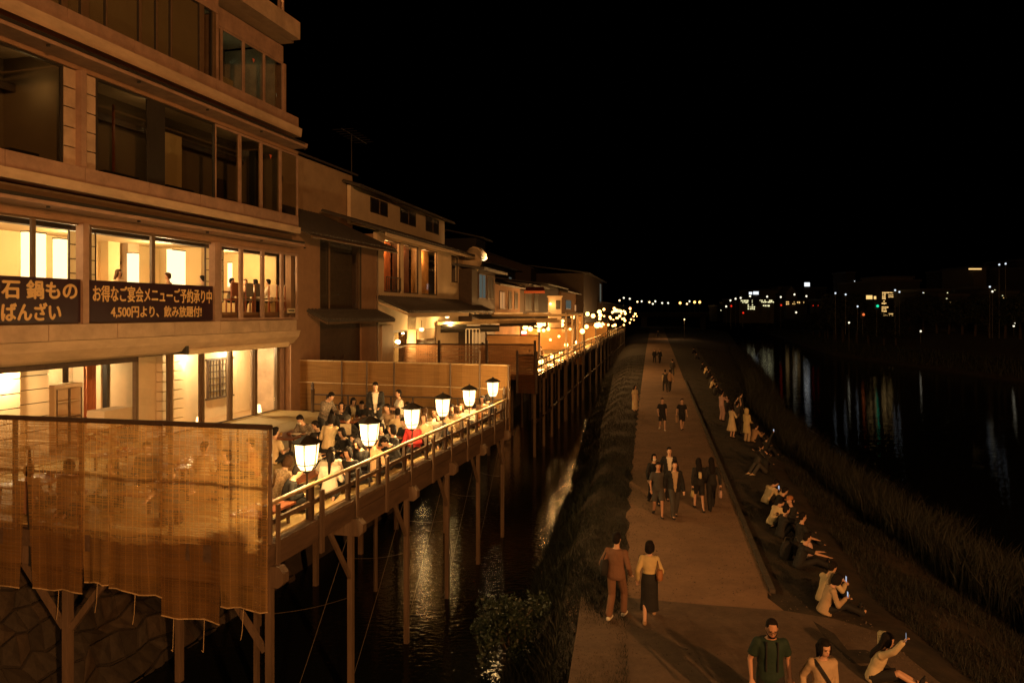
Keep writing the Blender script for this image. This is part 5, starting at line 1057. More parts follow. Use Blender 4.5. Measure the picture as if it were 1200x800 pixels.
def pose(kind, side=1, reach=None, **kw):
    P = dict(hip=(0, 0, .92), lean=0.02, bend=0, feet=((-.1, .0, .08), (.1, .02, .08)), hands=((-.24, .04, .82), (.24, .06, .82)),
             kpole=((-.1, 1, .1), (.1, 1, .1)), epole=((-.5, -1, -.2), (.5, -1, -.2)), nod=0, turn=0, twist=0)
    if kind == 'walk':
        s = side
        P.update(feet=((-.09, .24*s, .09), (.09, -.26*s, .13)), hands=((-.24, -.16*s, .86), (.24, .2*s, .88)), hip=(0, 0, .90), lean=.05)
    elif kind == 'seiza':
        P.update(hip=(0, 0, .24), lean=.12, feet=((-.1, -.12, .07), (.1, -.12, .07)), hands=((-.14, .34, .42), (.16, .32, .40)), kpole=((-.2, 1, .3), (.2, 1, .3)), legmode='seiza')
    elif kind == 'cross':
        P.update(hip=(0, 0, .13), lean=.16, feet=((.1, .30, .07), (-.1, .33, .07)), hands=((-.16, .36, .36), (.18, .33, .34)), kpole=((-1, .5, .5), (1, .5, .5)))
    elif kind == 'knees':
        P.update(hip=(0, 0, .13), lean=.30, feet=((-.11, .58, .07), (.11, .60, .07)), hands=((-.13, .52, .42), (.13, .5, .40)), kpole=((-.1, .2, 1), (.1, .2, 1)))
    elif kind == 'legs_out':
        P.update(hip=(0, 0, .13), lean=.32, feet=((-.10, .80, .08), (.12, .78, .09)), hands=((-.12, .42, .42), (.14, .40, .40)), kpole=((-.1, .1, 1), (.1, .1, 1)))
    elif kind == 'chair':
        P.update(hip=(0, 0, .52), lean=.08, feet=((-.1, .44, .08), (.1, .46, .08)), hands=((-.15, .38, .74), (.16, .36, .73)), kpole=((-.1, 1, 1), (.1, 1, 1)))
    elif kind == 'kneel':
        P.update(hip=(0, 0, .45), lean=.30, feet=((-.1, -.42, .07), (.1, -.42, .07)), hands=((-.14, .45, .62), (.18, .42, .60)), kpole=((-.1, 1, -.5), (.1, 1, -.5)))
    P.update(kw); return P
def person(label, loc, face, P, h=1.68, top='white', sleeve='long', bottom='trousers', low='black', hair='short', hcol=None, skin=None,
           lod=1, group=None, female=False, over=None, shoe='black', extras=(), wide=1.0, name='person', apron=None):
    """face: heading in degrees (0 = right of the picture, 90 = away from the camera). lod 0 near, 1 middle, 2 far"""
    s = h/1.7; hcol = hcol or M_hair; skin = skin or M_skin
    vox = (.0105, .019, .03)[lod]
    th = thing('person', label, 'person', loc, WF, R(face-90), group)
    th.scale = (s, s, s)
    hip = Vector(P['hip']); up = Vector((math.sin(P['bend']), math.sin(P['lean']), math.cos(P['lean'])*math.cos(P['bend']))).normalized()
    sdv = Vector((math.cos(P['twist']), math.sin(P['twist']), 0)); sdv = (sdv-up*sdv.dot(up)).normalized()
    fw = up.cross(sdv); 
    k = (.93 if female else 1.0)*wide
    def T(z, y=0, x=0): return hip+up*z+fw*y+sdv*x
    hipside = Vector((1, 0, 0))
    sh = [T(.442, -.005, -.160*k), T(.442, -.005, .160*k)]
    neck = T(.53, .0); hd_up = (up*.55+Vector((0, 0, .45))+fw*P['nod']*.6).normalized()
    hs = Matrix.Rotation(P['turn'], 3, 'Z') @ sdv; hs = (hs-hd_up*hs.dot(hd_up)).normalized(); hf = hd_up.cross(hs)
    head = neck+hd_up*.165+hf*(.015+.03*P['nod'])
    n = 10 if lod else 16
    def torso(mb, inf=0, z0=-.06, z1=.53, hem=0):
        rg = [(-.10, .135, .085), (-.04, .168*(1.03 if female else 1), .112), (.08, .155, .106), (.19, (.128 if female else .143), .098), (.31, .158, .112), (.41, .176, .108), (.465, .145, .088), (.505, .088, .066), (.535, .055, .056)]
        out = []
        for z, rx, ry in rg:
            if z < z0-.001 or z > z1+.001: continue
            lateral = hipside.lerp(sdv, min(max(z/.4, 0), 1)).normalized()
            out.append((T(z), lateral, fw, (rx+inf)*k+(hem if z <= z0+.05 else 0), ry+inf+(hem*.8 if z <= z0+.05 else 0)))
        mb.loft(out, n)
        if z1 > .45:
            for q in sh: mb.ball(q, .062+inf, .062+inf, .058+inf, 8, 6)
            mb.cyl(sh[0], sh[1], .050+inf*.6, .050+inf*.6, 8)
    arms = []; legs = []
    for i in (0, 1):
        e, w = ik(sh[i], P['hands'][i], .285, .255, P['epole'][i]); arms.append((sh[i], e, w))
        hj = hip+hipside*(-.09, .09)[i]*k+Vector((0, 0, -.02))
        if P.get('legmode') == 'seiza':
            kn = hip+Vector(((-.12, .12)[i], .38, -.17)); an = Vector(P['feet'][i])
        else: kn, an = ik(hj, P['feet'][i], .425, .415, P['kpole'][i])
        legs.append((hj, kn, an))
    def limb(mb, a, b, c, r, inf=0, t=1.0, n=8):
        mb.cyl(a, b, r[0]+inf, r[1]+inf, n); mb.ball(b, r[1]+inf, None, None, n, 6); mb.ball(a, r[0]+inf, None, None, n, 6)
        if t > 0:
            cc = b.lerp(c, t); re = r[1]+(r[2]-r[1])*t
            mb.cyl(b, cc, r[1]+inf, re+inf, n); mb.ball(cc, re+inf, None, None, n, 5)
    # body: one continuous skin
    b = MB(); torso(b)
    b.cyl(T(.50), head-hd_up*.06, .058, .052, n)
    hr = 1.0
    b.loft([(head+hd_up*z+hf*y, hs, hf, rx, ry) for z, y, rx, ry in ((-.118, .03, .022, .022), (-.10, .028, .046, .052), (-.06, .012, .062, .078), (-.01, .0, .072, .092), (.045, -.004, .077, .097), (.09, -.008, .064, .082), (.118, -.01, .03, .04))], n)
    if lod < 2:
        b.ball(head+hf*.098-hd_up*.022, .013, .018, .02, 6, 5)
        for q in (-1, 1): b.ball(head+hs*.077*q-hd_up*.01, .010, .018, .028, 6, 5)
        if lod == 0:
            b.ball(head+hf*.088-hd_up*.066, .022, .012, .010, 8, 5)
            b.loft([(head+hf*.086+hd_up*.022+hs*x, (0, 0, 1), hf, .010, .012) for x in (-.045, -.02, .02, .045)], 6)
    for i, (a, e, w) in enumerate(arms):
        limb(b, a, e, w, (.047, .038, .026))
        d = (w-e).normalized(); palmside = d.cross(Vector((0, 0, 1)) if abs(d.z) < .8 else fw).normalized()
        nrm = d.cross(palmside)
        if P.get('palmn'): nrm = Vector(P['palmn']); palmside = nrm.cross(d).normalized()
        pc = w+d*.045
        b.loft([(w+d*q, palmside, nrm, rx, ry) for q, rx, ry in ((-.01, .026, .02), (.03, .036, .016), (.075, .040, .014), (.092, .036, .012))], 8)
        if lod == 0:
            for j, (o_, L_) in enumerate(((-.030, .066), (-.010, .076), (.010, .072), (.029, .058))):
                p0 = w+d*.085+palmside*o_; c_ = nrm*(-1 if i else 1)*(.35+.06*j); p1 = p0+(d+c_*.6).normalized()*L_*.5; p2 = p1+(d*.55+c_*2).normalized()*L_*.5
                b.cyl(p0, p1, .0088, .0082, 6); b.ball(p1, .0085, None, None, 6, 4); b.cyl(p1, p2, .0082, .007, 6); b.ball(p2, .0072, None, None, 6, 4)
            sg = (1 if i else -1)*(1 if palmside.dot(fw) > 0 else -1)
            tq = palmside*(.03 if palmside.dot(fw) > 0 else -.03)
            p0 = w+d*.03+tq; p1 = p0+(tq.normalized()*.8+d).normalized()*.035; p2 = p1+(tq.normalized()*.2+d).normalized()*.03
            b.cyl(p0, p1, .012, .010, 6); b.ball(p1, .0105, None, None, 6, 4); b.cyl(p1, p2, .0098, .008, 6); b.ball(p2, .0085, None, None, 6, 4)
        elif lod == 1:
            for o_ in (-.027, -.009, .009, .027):
                p0 = w+d*.085+palmside*o_; b.cyl(p0, p0+d*.06+nrm*.012*(-1 if i else 1), .0105, .010, 5)
            tq = palmside*(.03 if palmside.dot(fw) > 0 else -.03)
            b.cyl(w+d*.03+tq, w+d*.07+tq*1.9, .013, .011, 5)
        else:
            b.ball(w+d*.10, .03, .03, .035, 6, 5)
    fd = []
    for i, (a, kn, an) in enumerate(legs):
        limb(b, a, kn, an, (.078, .053, .038))
        sk = (an-kn).normalized(); f_ = Vector((0, 1, 0)) if sk.z < -.45 else Vector((0, sk.y*.3, .9))
        if P.get('legmode') == 'seiza' or sk.y < -.6: f_ = Vector((0, -.6, -.3))
        if P.get('fdir'): f_ = Vector(P['fdir'])
        f_ = f_.normalized(); fd.append(f_)
        b.cyl(an, an+f_*.12-Vector((0, 0, .03)), .036, .03, 8)
    o = remesh(b, vox, 'body', skin, 2); o.parent = th
    # clothes
    def garment(nm, mb, m, v=None, sm=2):
        g = remesh(mb, v or max(vox, .014), nm, m, sm); g.parent = th; return g
    tm = CL[top] if isinstance(top, str) else top
    lm = CL[low] if isinstance(low, str) else low
    inf = {0: .014, 1: .018, 2: .02}[lod]
    g = MB(); torso(g, inf, -.10 if bottom != 'dress' else -.04, .505, .012)
    tl = {'none': None, 'short': -1, 'long': .93, 'coat': .95}[sleeve]
    for a, e, w in arms:
        if tl is None: continue
        if tl < 0: g.cyl(a, a.lerp(e, .72), .062+inf, .06+inf, 8)
        else: limb(g, a, e, w, (.052, .043, .034), inf, tl)
    if sleeve == 'coat':
        bs = hip+Vector((0, 0, -.02)); zz = -.42 if hip.z > .8 else -.06
        g.loft([(bs+up*.1, hipside, fw, .175*k, .13), (bs+Vector((0, 0, zz)), hipside, fw, .215*k, .165)], n)
    garment('coat' if sleeve == 'coat' else ('jumper' if sleeve == 'long' else 'shirt'), g, tm)
    if over:                     # an open jacket or waistcoat over the shirt
        om, kind_ = over; g = MB(); torso(g, inf+.014, -.10, .49, .02)
        if kind_ != 'vest':
            for a, e, w in arms: limb(g, a, e, w, (.056, .047, .038), inf+.008, .92)
        def open_front(me):
            bm = bmesh.new(); bm.from_mesh(me); kill = []
            for f in bm.faces:
                c = f.calc_center_median()-hip; z = c.dot(up)
                if c.dot(fw) > .02 and abs(c.dot(sdv)) < (.035+.05*max(0, z/.4)) and z > -.2: kill.append(f)
            bmesh.ops.delete(bm, geom=kill, context='FACES'); bm.to_mesh(me); bm.free()
        g2 = remesh(g, max(vox, .016), 'jacket' if kind_ != 'vest' else 'waistcoat', CL[om], 2, open_front); g2.parent = th
    g = MB()
    if bottom in ('trousers', 'shorts'):
        torso(g, inf*.7, -.10, .09); L1 = .93 if bottom == 'trousers' else 0
        for a, kn, an in legs:
            if bottom == 'shorts': g.cyl(a, a.lerp(kn, .92), .088+inf, .078+inf, 8); g.ball(a, .085+inf, None, None, 8, 6)
            else: limb(g, a, kn, an, (.084, .064, .056), inf, L1)
        garment(bottom, g, lm)
    elif bottom in ('skirt', 'dress'):
        ln = P.get('skirt', .62)
        if hip.z > .7:
            zt = .19 if bottom == 'dress' else .14; fl = P.get('flare', .06)
            c0 = hip+up*zt; mid = hip+Vector((0, 0, -.06)); kc = (legs[0][1]+legs[1][1])/2; ac = (legs[0][2]+legs[1][2])/2
            bot = hip.lerp(Vector(((ac.x), ac.y*.6, 0)), 1); bot.z = hip.z-ln
            g.loft([(c0, hipside, fw, .145*k+inf, .11+inf), (mid, hipside, Vector((0, 1, 0)), .185*k+inf, .14+inf), (mid.lerp(bot, .5), hipside, Vector((0, 1, 0)), .19*k+fl*.5, .15+fl*.5), (bot, hipside, Vector((0, 1, 0)), .20*k+fl, .165+fl)], n)
        else:
            torso(g, inf*.7, -.10, .09)
            for a, kn, an in legs: limb(g, a, kn, an, (.095, .085, .07), inf, .5)
            g.cyl(legs[0][0].lerp(legs[1][0], .5), legs[0][1].lerp(legs[1][1], .5), .12, .10, n)
        garment('skirt' if bottom == 'skirt' else 'dress', g, lm if bottom == 'skirt' else tm)
    # shoes
    for i, (a, kn, an) in enumerate(legs):
        g = MB(); f_ = fd[i]; dn = Vector((0, 0, -1)) if abs(f_.z) < .5 else (-f_.cross(Vector((1, 0, 0)))).normalized()
        if dn.z > 0 and abs(f_.z) < .5: dn = -dn
        sx = f_.cross(dn).normalized(); base = an+dn*.045
        g.loft([(base+f_*q, sx, dn, rx, ry) for q, rx, ry in ((-.075, .022, .02), (-.05, .042, .04), (.0, .046, .045), (.07, .048, .036), (.13, .046, .026), (.175, .026, .016))], 10)
        me = g.mesh('shoe', CL[shoe]); q = bpy.data.objects.new('shoe', me); COL.objects.link(q); q.parent = th
    # hair
    g = MB()
    def hb(x, y, z, rx, ry, rz): g.loft([(head+hs*x+hf*(y)+hd_up*(z-rz*math.cos(PI*i/8)), hs, hf, max(rx*math.sin(PI*i/8), .004), max(ry*math.sin(PI*i/8), .004)) for i in range(9)], n)
    if hair != 'bald':
        hb(0, -.022, .038, .089, .100, .098)
        hb(0, .0, .082, .074, .088, .055)                 # crown and fringe root
        hb(0, -.045, -.015, .082, .072, .085)
    if hair == 'cropped': g = MB(); hb(0, -.016, .040, .084, .099, .093); hb(0, -.04, -.01, .081, .068, .075)
    if hair in ('bob', 'long', 'ponytail', 'bun'):
        hb(0, -.035, -.02, .094, .082, .12)
        for q in (-1, 1): hb(.073*q, .02, -.02, .028, .05, .10)
    if hair == 'bob': hb(0, -.04, -.07, .098, .072, .09)
    if hair == 'long':
        g.loft([(head-hf*.05-hd_up*.02, hs, hf, .09, .06), (head-hf*.075-hd_up*.16, hs, hf, .105, .055), (T(.38, -.13), hs, fw, .10, .04), (T(.28, -.135), hs, fw, .06, .025)], n)
    if hair == 'ponytail':
        g.loft([(head-hf*.09+hd_up*.03, hs, hf, .035, .035), (head-hf*.15-hd_up*.04, hs, hf, .045, .04), (T(.40, -.16), hs, fw, .035, .03), (T(.30, -.15), hs, fw, .012, .012)], 8)
    if hair == 'bun': g.ball(head-hf*.10+hd_up*.09, .045, .045, .045, 8, 6)
    if hair != 'bald': garment('hair', g, hcol, max(vox, .012), 1)
    if hair == 'cap' or 'cap' in extras:
        g = MB(); g.loft([(head+hd_up*z-hf*.01, hs, hf, rx, ry) for z, rx, ry in ((.03, .094, .112), (.09, .09, .105), (.125, .06, .07), (.14, .02, .02))], n)
        g.loft([(head+hd_up*.035+hf*y, hs, hd_up, rx, .007) for y, rx in ((.08, .07), (.13, .065), (.17, .04))], 8)
        g.build('cap', CL['dgrey'] if 'cap' in extras else CL['orange'], th)
    if 'hood' in extras:
        g = MB(); g.loft([(T(.50, -.07), sdv, fw, .10, .06), (T(.46, -.10), sdv, fw, .13, .075), (T(.40, -.11), sdv, fw, .08, .05)], n); g.build('hood', tm, th)
    if 'hoodup' in extras:
        g = MB(); g.loft([(head+hd_up*z-hf*.03, hs, hf, rx, ry) for z, rx, ry in ((-.17, .10, .10), (-.08, .115, .115), (.03, .108, .115), (.10, .085, .095), (.14, .03, .04))], n); g.build('hood', tm, th)
    if 'mask' in extras:
        g = MB(); g.loft([(head+hd_up*z+hf*y, hs, hf, rx, .03) for z, y, rx in ((-.10, .065, .035), (-.06, .08, .055), (-.02, .085, .06))], n); g.build('mask', CL['white'], th)
    if lod == 0:
        for q in (-1, 1):
            e_ = MB().ball((0, 0, 0), .0125, .006, .0065, 8, 6); M = Matrix((hs, hf, hd_up)).transposed().to_4x4(); M.translation = head+hs*.031*q+hf*.0905+hd_up*.004
            x = bpy.data.objects.new('eye', e_.mesh('eye', M_hair, M)); COL.objects.link(x); x.parent = th
            bb = MB().box(-.016, .016, -.003, .003, -.003, .003); M = M.copy(); M.translation = head+hs*.032*q+hf*.0955+hd_up*.027
            x = bpy.data.objects.new('eyebrow', bb.mesh('eyebrow', hcol, M)); COL.objects.link(x); x.parent = th
        l_ = MB().ball((0, 0, 0), .024, .006, .007, 8, 6); M = Matrix((hs, hf, hd_up)).transposed().to_4x4(); M.translation = head+hf*.098-hd_up*.064
        x = bpy.data.objects.new('lips', l_.mesh('lips', mat('lips', (.32, .09, .06), .5, .05), M)); COL.objects.link(x); x.parent = th
    if 'beard' in extras:
        g = MB(); g.loft([(head+hd_up*z+hf*y, hs, hf, rx, ry) for z, y, rx, ry in ((-.128, .035, .025, .03), (-.11, .034, .05, .056), (-.088, .024, .062, .070), (-.075, .018, .066, .074))], n); g.build('beard', M_hair, th)
    if 'glasses' in extras:
        g = MB()
        for q in (-1, 1):
            c = head+hs*.033*q+hf*.104+hd_up*.004
            pts = [c+hs*math.cos(t)*.026+hd_up*math.sin(t)*.019 for t in np.linspace(0, 2*PI, 11)]; g.tube(pts, .0028, 4)
            g.cyl(c+hs*.026*q, head+hs*.08*q, .0025, .0025, 4)
        g.cyl(head+hs*.008+hf*.106, head-hs*.008+hf*.106, .0025, .0025, 4); g.build('glasses', M_dark, th)
    th['_h'] = 0; del th['_h']
    return dict(root=th, M=OFF[th.name] @ Matrix.Scale(s, 4), hand=[a[2]+(a[2]-a[1]).normalized()*.06 for a in arms], sh=sh, hip=hip, T=T, head=head, up=up, fw=fw, s=s, n=n)
def held(pp, mb, name, label, cat, m, parts=()):
    """a thing carried by a person: built in the person's own frame, but top-level"""
    M = pp['M']; root = thing(name, label, cat, (0, 0, 0))
    c = M @ Vector(pp['hand'][0])
    lo = Vector(np.mean([tuple(M @ Vector(v)) for v in mb.v], axis=0)); root.location = lo; OFF[root.name] = Matrix.Translation(lo)
    def put(nm, mb_, m_):
        me = mb_.mesh(nm, m_, Matrix.Translation(-lo) @ M); o = bpy.data.objects.new(nm, me); COL.objects.link(o); o.parent = root
    put(parts[0] if parts and isinstance(parts[0], str) else 'body_panel', mb, m)
    for p in parts:
        if not isinstance(p, str): put(*p)
    return root
def bag(pp, side, label, m='tan', kind='tote', size=(.10, .26, .24)):
    """tote or shoulder bag hanging from a hand (side 0/1) or at the hip"""
    if kind == 'tote':
        c = pp['hand'][side]+Vector((0, 0, -.12-size[2]/2)); tp = pp['hand'][side]
    elif kind == 'shoulder':
        sg = (-1, 1)[side]; c = pp['hip']+Vector((.22*sg, -.06, .14)); tp = pp['sh'][side]+Vector((0, 0, .07))
    else:
        c = pp['T'](.28, -.20); tp = None
    g = MB(); x, y, z = size[0]/2, size[1]/2, size[2]/2
    if kind == 'pack': x, y = y, x
    g.loft([((c.x, c.y, c.z+q*z), (1, 0, 0), (0, 1, 0), x*r, y*r) for q, r in ((-1, .85), (-.9, 1.02), (0, 1.05), (.8, .92), (1, .75))], 10)
    st = MB()
    if kind == 'pack':
        for i in (0, 1): st.tube([c+Vector((0, .04, z)), pp['sh'][i]+pp['up']*.07, pp['sh'][i]+pp['fw']*.09-pp['up']*.12], .013, 5)
    else: st.tube([c+Vector((0, -y*.7, z*.9)), tp, c+Vector((0, y*.7, z*.9))], .011, 5)
    return held(pp, g, {'tote': 'tote_bag', 'shoulder': 'shoulder_bag', 'pack': 'backpack'}[kind], label, 'bag', CL[m], ('pouch', ('strap', st, CL['brown' if m in ('tan', 'orange') else 'black'])))
def phone(pp, side, label, lit=True):
    c = pp['hand'][side]+Vector((0, .02, .05)); g = MB().box(c.x-.036, c.x+.036, c.y-.005, c.y+.005, c.z-.07, c.z+.07)
    s_ = MB().box(c.x-.032, c.x+.032, c.y-.0085, c.y-.006, c.z-.064, c.z+.064)
    return held(pp, g, 'mobile_phone', label, 'phone', M_dark, ('case', ('screen', s_, glow('screen_glow', (.6, .7, .9), .8) if lit else M_dark)))

# ------------------------------------------------------------------ people on the terrace
HC = {'seiza': .93, 'cross': .82, 'stand': 1.61, 'walk': 1.59, 'chair': 1.21, 'kneel': 1.13, 'knees': .80, 'legs_out': .80}
def sit(px, py, face, kind, label, z=ZD, h=1.66, lod=1, P=None, **kw):
    hc = HC[kind]*h/1.7; Y = F*(EYE-z-hc)/(py-HOR); X = (px-600)/F*Y
    if z == ZD:                                  # keep them inside the railing: slide back along the sight line
        while (Vector((X, Y, 0))-RF.o).dot(RF.p) < (.42 if kind != 'chair' else .5): Y += .05; X = (px-600)/F*Y
    f = Vector((math.cos(R(face)), math.sin(R(face)))); off = math.sin((P or {}).get('lean', .1))*.6*h/1.7
    return person(label, (X-f.x*off, Y-f.y*off, z), face, pose(kind, **(P or {})), h, lod=lod, **kw)
TG = 'diners on the terrace'
srv = sit(354, 487, 250, 'kneel', 'server kneeling in a dark patterned jacket and white mask, handing a dish to the left', P=dict(lean=.45, hands=((-.30, .55, .72), (.05, .6, .70)), nod=.6), top='pattern', low='black', hair='short', extras=('mask',), group='restaurant staff')
g = MB().lathe([(.03, 0), (.08, .01), (.13, .035), (.12, .035), (.02, .014)], (.0-.12, .66, .70)); held(srv, g, 'serving_dish', 'small pale dish held out by the kneeling server', 'dish', M_white, ('dish_rim',))
sit(321, 506, 60, 'cross', 'person in a cream shirt sitting with back turned, half hidden by the rightmost blind', top='cream', sleeve='short', low='black', group=TG, wide=1.08)
sit(385, 461, 330, 'stand', 'staff member in dark patterned jacket bending over, by the railing finial post', h=1.62, P=dict(lean=.35, nod=.7, hands=((-.16, .48, 1.05), (.2, .45, 1.0))), top='pattern', low='black', group='restaurant staff')
sit(388, 490, 75, 'kneel', 'person in a cream hoodie kneeling with back turned in front of the staff member', P=dict(lean=.25, hands=((-.2, .35, .55), (.45, .30, .50))), top='cream', low='black', extras=('hood',), group=TG, female=True, hair='bob', h=1.64, wide=1.1)
sit(400, 475, 285, 'cross', 'woman facing the camera between the hooded person and the staff member', top='black', female=True, hair='bob', group=TG)
sit(390, 479, 60, 'seiza', 'long-haired woman in black seated behind the cream hoodie', top='black', female=True, hair='long', group=TG)
sit(413, 469, 300, 'seiza', 'dark-haired diner with a cream collar looking down to the right', top='cream', over=('black', 'jacket'), hair='bob', female=True, group=TG, P=dict(nod=.5))
mn = sit(408, 490, 270, 'seiza', 'diner holding up a pale menu sheet', top='black', hair='cap', female=True, group=TG, P=dict(hands=((-.12, .30, .66), (.14, .30, .66)), nod=.4), extras=('cap',))
held(mn, MB().box(-.14, .16, .335, .345, .52, .82), 'menu_sheet', 'pale menu sheet held up in the middle of the terrace', 'menu', M_paper, ('sheet',))
sit(424, 472, 280, 'cross', 'broad man in a black shirt looking down at his table', top='black', sleeve='short', group=TG, wide=1.12, P=dict(nod=.7))
sit(440, 452, 275, 'stand', 'standing man in a black suit jacket over a white shirt', h=1.70, top='white', over=('black', 'jacket'), low='black', group=TG, P=dict(nod=.5, hands=((-.12, .28, 1.0), (.14, .28, 1.0))))
sit(440, 480, 85, 'seiza', 'diner with back turned in a grey waistcoat over white sleeves', top='white', over=('grey', 'vest'), hair='short', group=TG)
sit(454, 477, 235, 'seiza', 'man in a beige shirt leaning towards the diner in the waistcoat', top='beige', hair='short', group=TG, wide=1.1, P=dict(lean=.25))
sit(466, 483, 95, 'cross', 'diner in a pale cream shirt seated right of the beige-shirted man', top='cream', group=TG, hair='short')
sit(467, 461, 200, 'chair', 'young man in a white shirt by the fence looking left', top='white', sleeve='short', low='grey', group=TG, P=dict(turn=.2))
sit(461, 509, 200, 'seiza', 'woman with dark bob facing left above the railing, black top', top='black', female=True, hair='bob', group=TG)
sit(455, 518, 225, 'cross', 'person with tousled black hair bending over the table in front of the bobbed woman', top='black', group=TG, P=dict(lean=.5, nod=.8))
sit(484, 506, 250, 'seiza', 'diner in a bright red jumper behind the third lantern', top='red', female=True, hair='bob', group=TG, wide=1.15)
sit(497, 497, 262, 'seiza', 'smiling woman in a yellowish cardigan facing the camera', top='cream', female=True, hair='bob', hcol=M_hairb, group=TG, wide=1.1)
sit(508, 488, 100, 'seiza', 'diner in a wide grey coat with back turned beside the fourth lantern', top='grey', group=TG, hair='short', hcol=M_hairb, wide=1.2, P=dict(lean=.3))
sit(498, 482, 90, 'cross', 'brown-haired diner behind the woman in the yellowish cardigan', top='tan', group=TG, hair='long', hcol=M_hairb, female=True)
sit(423, 532, 235, 'seiza', 'woman in a black jumper looking down just behind the railing', top='black', female=True, hair='ponytail', low='jeans', group=TG, P=dict(nod=.7, hands=((-.12, .35, .42), (.2, .30, .3))))
sit(438, 530, 60, 'cross', 'diner in a brown jacket behind the second lantern pole', top='tan', hair='short', hcol=M_hairb, low='black', group=TG, wide=1.1)
sit(388, 528, 285, 'cross', 'young man in a white T-shirt with fluffy black hair facing the camera', top='white', sleeve='short', low='jeans', group=TG, wide=1.1, P=dict(nod=.5, hands=((-.1, .35, .4), (.22, .35, .38))))
sit(387, 547, 95, 'seiza', 'child in an oversized white shirt with black ponytail, back to the railing', h=1.5, top='white', low='black', hair='ponytail', female=True, group=TG, wide=1.15)
sit(345, 549, 25, 'cross', 'woman in a black jumper with back turned by the nearest lantern', top='black', low='black', female=True, hair='short', group=TG, P=dict(lean=.35, nod=.4), wide=1.05)
sit(334, 538, 60, 'cross', 'person in a floral beige shirt beside the woman in black', top='floral', low='black', female=True, hair='bob', hcol=M_hairb, group=TG, P=dict(lean=.3, nod=.6))
sit(541, 487, 250, 'cross', 'diner in a cream top beyond the fourth lantern', top='cream', group=TG, female=True, hair='bob', hcol=M_hairb)
sit(534, 499, 70, 'cross', 'diner with brown hair close to the railing before the fifth lantern', top='beige', group=TG, female=True, hair='bun', hcol=M_hairb)
sit(551, 494, 240, 'cross', 'diner in white between the fifth lantern and the railing', top='white', group=TG, female=True, hair='short')
sit(556, 506, 100, 'cross', 'diner in orange low behind the railing near the far end', top='orange', group=TG, hair='short', h=1.5, P=dict(lean=.45, nod=.8))
sit(566, 485, 250, 'cross', 'diner under the farthest lantern in a tan top', top='tan', group=TG, hair='bob', female=True)
sit(524, 484, 250, 'cross', 'diner in pale clothes between the fourth and fifth lanterns', top='beige', group=TG, hair='short')
for px, py, f_, tp, hr_, lb in ((372, 497, 200, 'black', 'short', 'dark-clothed diner between the server and the hooded person'), (402, 505, 240, 'black', 'bob', 'dark-clothed diner above the fluffy-haired young man'), (418, 512, 200, 'navy', 'short', 'navy-clad diner left of the second lantern'), (447, 500, 270, 'dgrey', 'bob', 'grey-clad diner just right of the second lantern'), (433, 491, 90, 'black', 'long', 'long-haired diner seated below the broad man in black'), (474, 493, 240, 'black', 'short', 'dark-clothed diner behind the bobbed woman'), (515, 494, 250, 'navy', 'bob', 'navy-clad diner under the fourth lantern'), (478, 474, 260, 'black', 'bob', 'dark-clothed diner beside the young man in white by the fence'), (530, 477, 265, 'dgrey', 'short', 'grey-clad diner near the fence behind the fifth lantern'), (572, 497, 110, 'black', 'bob', 'dark-clothed diner in the far railing corner'), (365, 512, 20, 'white', 'bob', 'diner in white behind the nearest lantern'), (409, 533, 250, 'black', 'bob', 'dark-clothed diner between the white T-shirt and the railing')):
    sit(px, py, f_, 'cross', lb, top=tp, hair=hr_, female=hr_ != 'short', group=TG, P=dict(nod=.3, lean=.22))
# seen through the blinds
sit(32, 552, 80, 'cross', 'big dark head and shoulders behind the leftmost blind at the gap', top='brown', group=TG, hair='short', wide=1.2)
sit(80, 546, 80, 'seiza', 'person with a tall hair bun seen dimly through the wide blind', top='brown', group=TG, hair='bun', female=True)
sit(133, 546, 260, 'cross', 'long-haired diner seen through the blind with the shortest hem', top='dgrey', group=TG, hair='long', female=True)
sit(172, 524, 285, 'seiza', 'diner in dark grey seen through the slanting blind', top='dgrey', group=TG, hair='short', wide=1.1)
sit(200, 552, 300, 'seiza', 'diner stretching an arm across the table, seen through the lowest blind', top='dgrey', sleeve='short', group=TG, hair='short', P=dict(lean=.3, nod=.5, hands=((-.3, .45, .55), (.45, .55, .5))))
sit(238, 524, 70, 'cross', 'person in a cream shirt with back turned behind the lowest blind', top='cream', group=TG, hair='short', wide=1.15)
sit(266, 532, 250, 'seiza', 'diner in dark clothes behind the rightmost blind', top='black', group=TG, hair='bob', female=True)
sit(296, 519, 200, 'cross', 'large person in an orange-brown shirt behind the rightmost blind', top='orange', group=TG, hair='short', wide=1.25)
# second-storey diners
DZ = 6.28
def roomer(px, py, face, v, label, **kw):
    u = U(px, v); y = RF.W(u, v, 0).y; hz = EYE-(py-HOR)*y/F; hc = HC['chair']*.98
    c = RF.W(u, v, DZ-.06); return person(label, tuple(c), face, pose('chair'), 1.66, lod=2, group='diners on the lit second storey', **kw)
for px, f_, v, lb, kw in ((137, 340, 9.6, 'long-haired diner facing right above the middle banner', dict(top='cream', female=True, hair='long', hcol=M_hairb)), (199, 200, 9.4, 'short-haired diner facing left above the middle banner', dict(top='tan', hair='short', hcol=M_hairb)), (239, 180, 9.6, 'diner half hidden by the shoji beside the corner bay', dict(top='beige', hair='short')),
                         (270, 350, 9.9, 'leftmost diner in the corner bay, in a white shirt', dict(top='white')), (288, 270, 9.9, 'diner behind the grey chair backs drinking, in the corner bay', dict(top='tan', hair='short', hcol=M_hairb)), (301, 190, 9.5, 'diner in a pale top right of the drinking one', dict(top='white', female=True, hair='bob')), (316, 185, 9.05, 'young diner in white looking left in the corner bay', dict(top='white'))):
    roomer(px, 345, f_, v, lb, **kw)
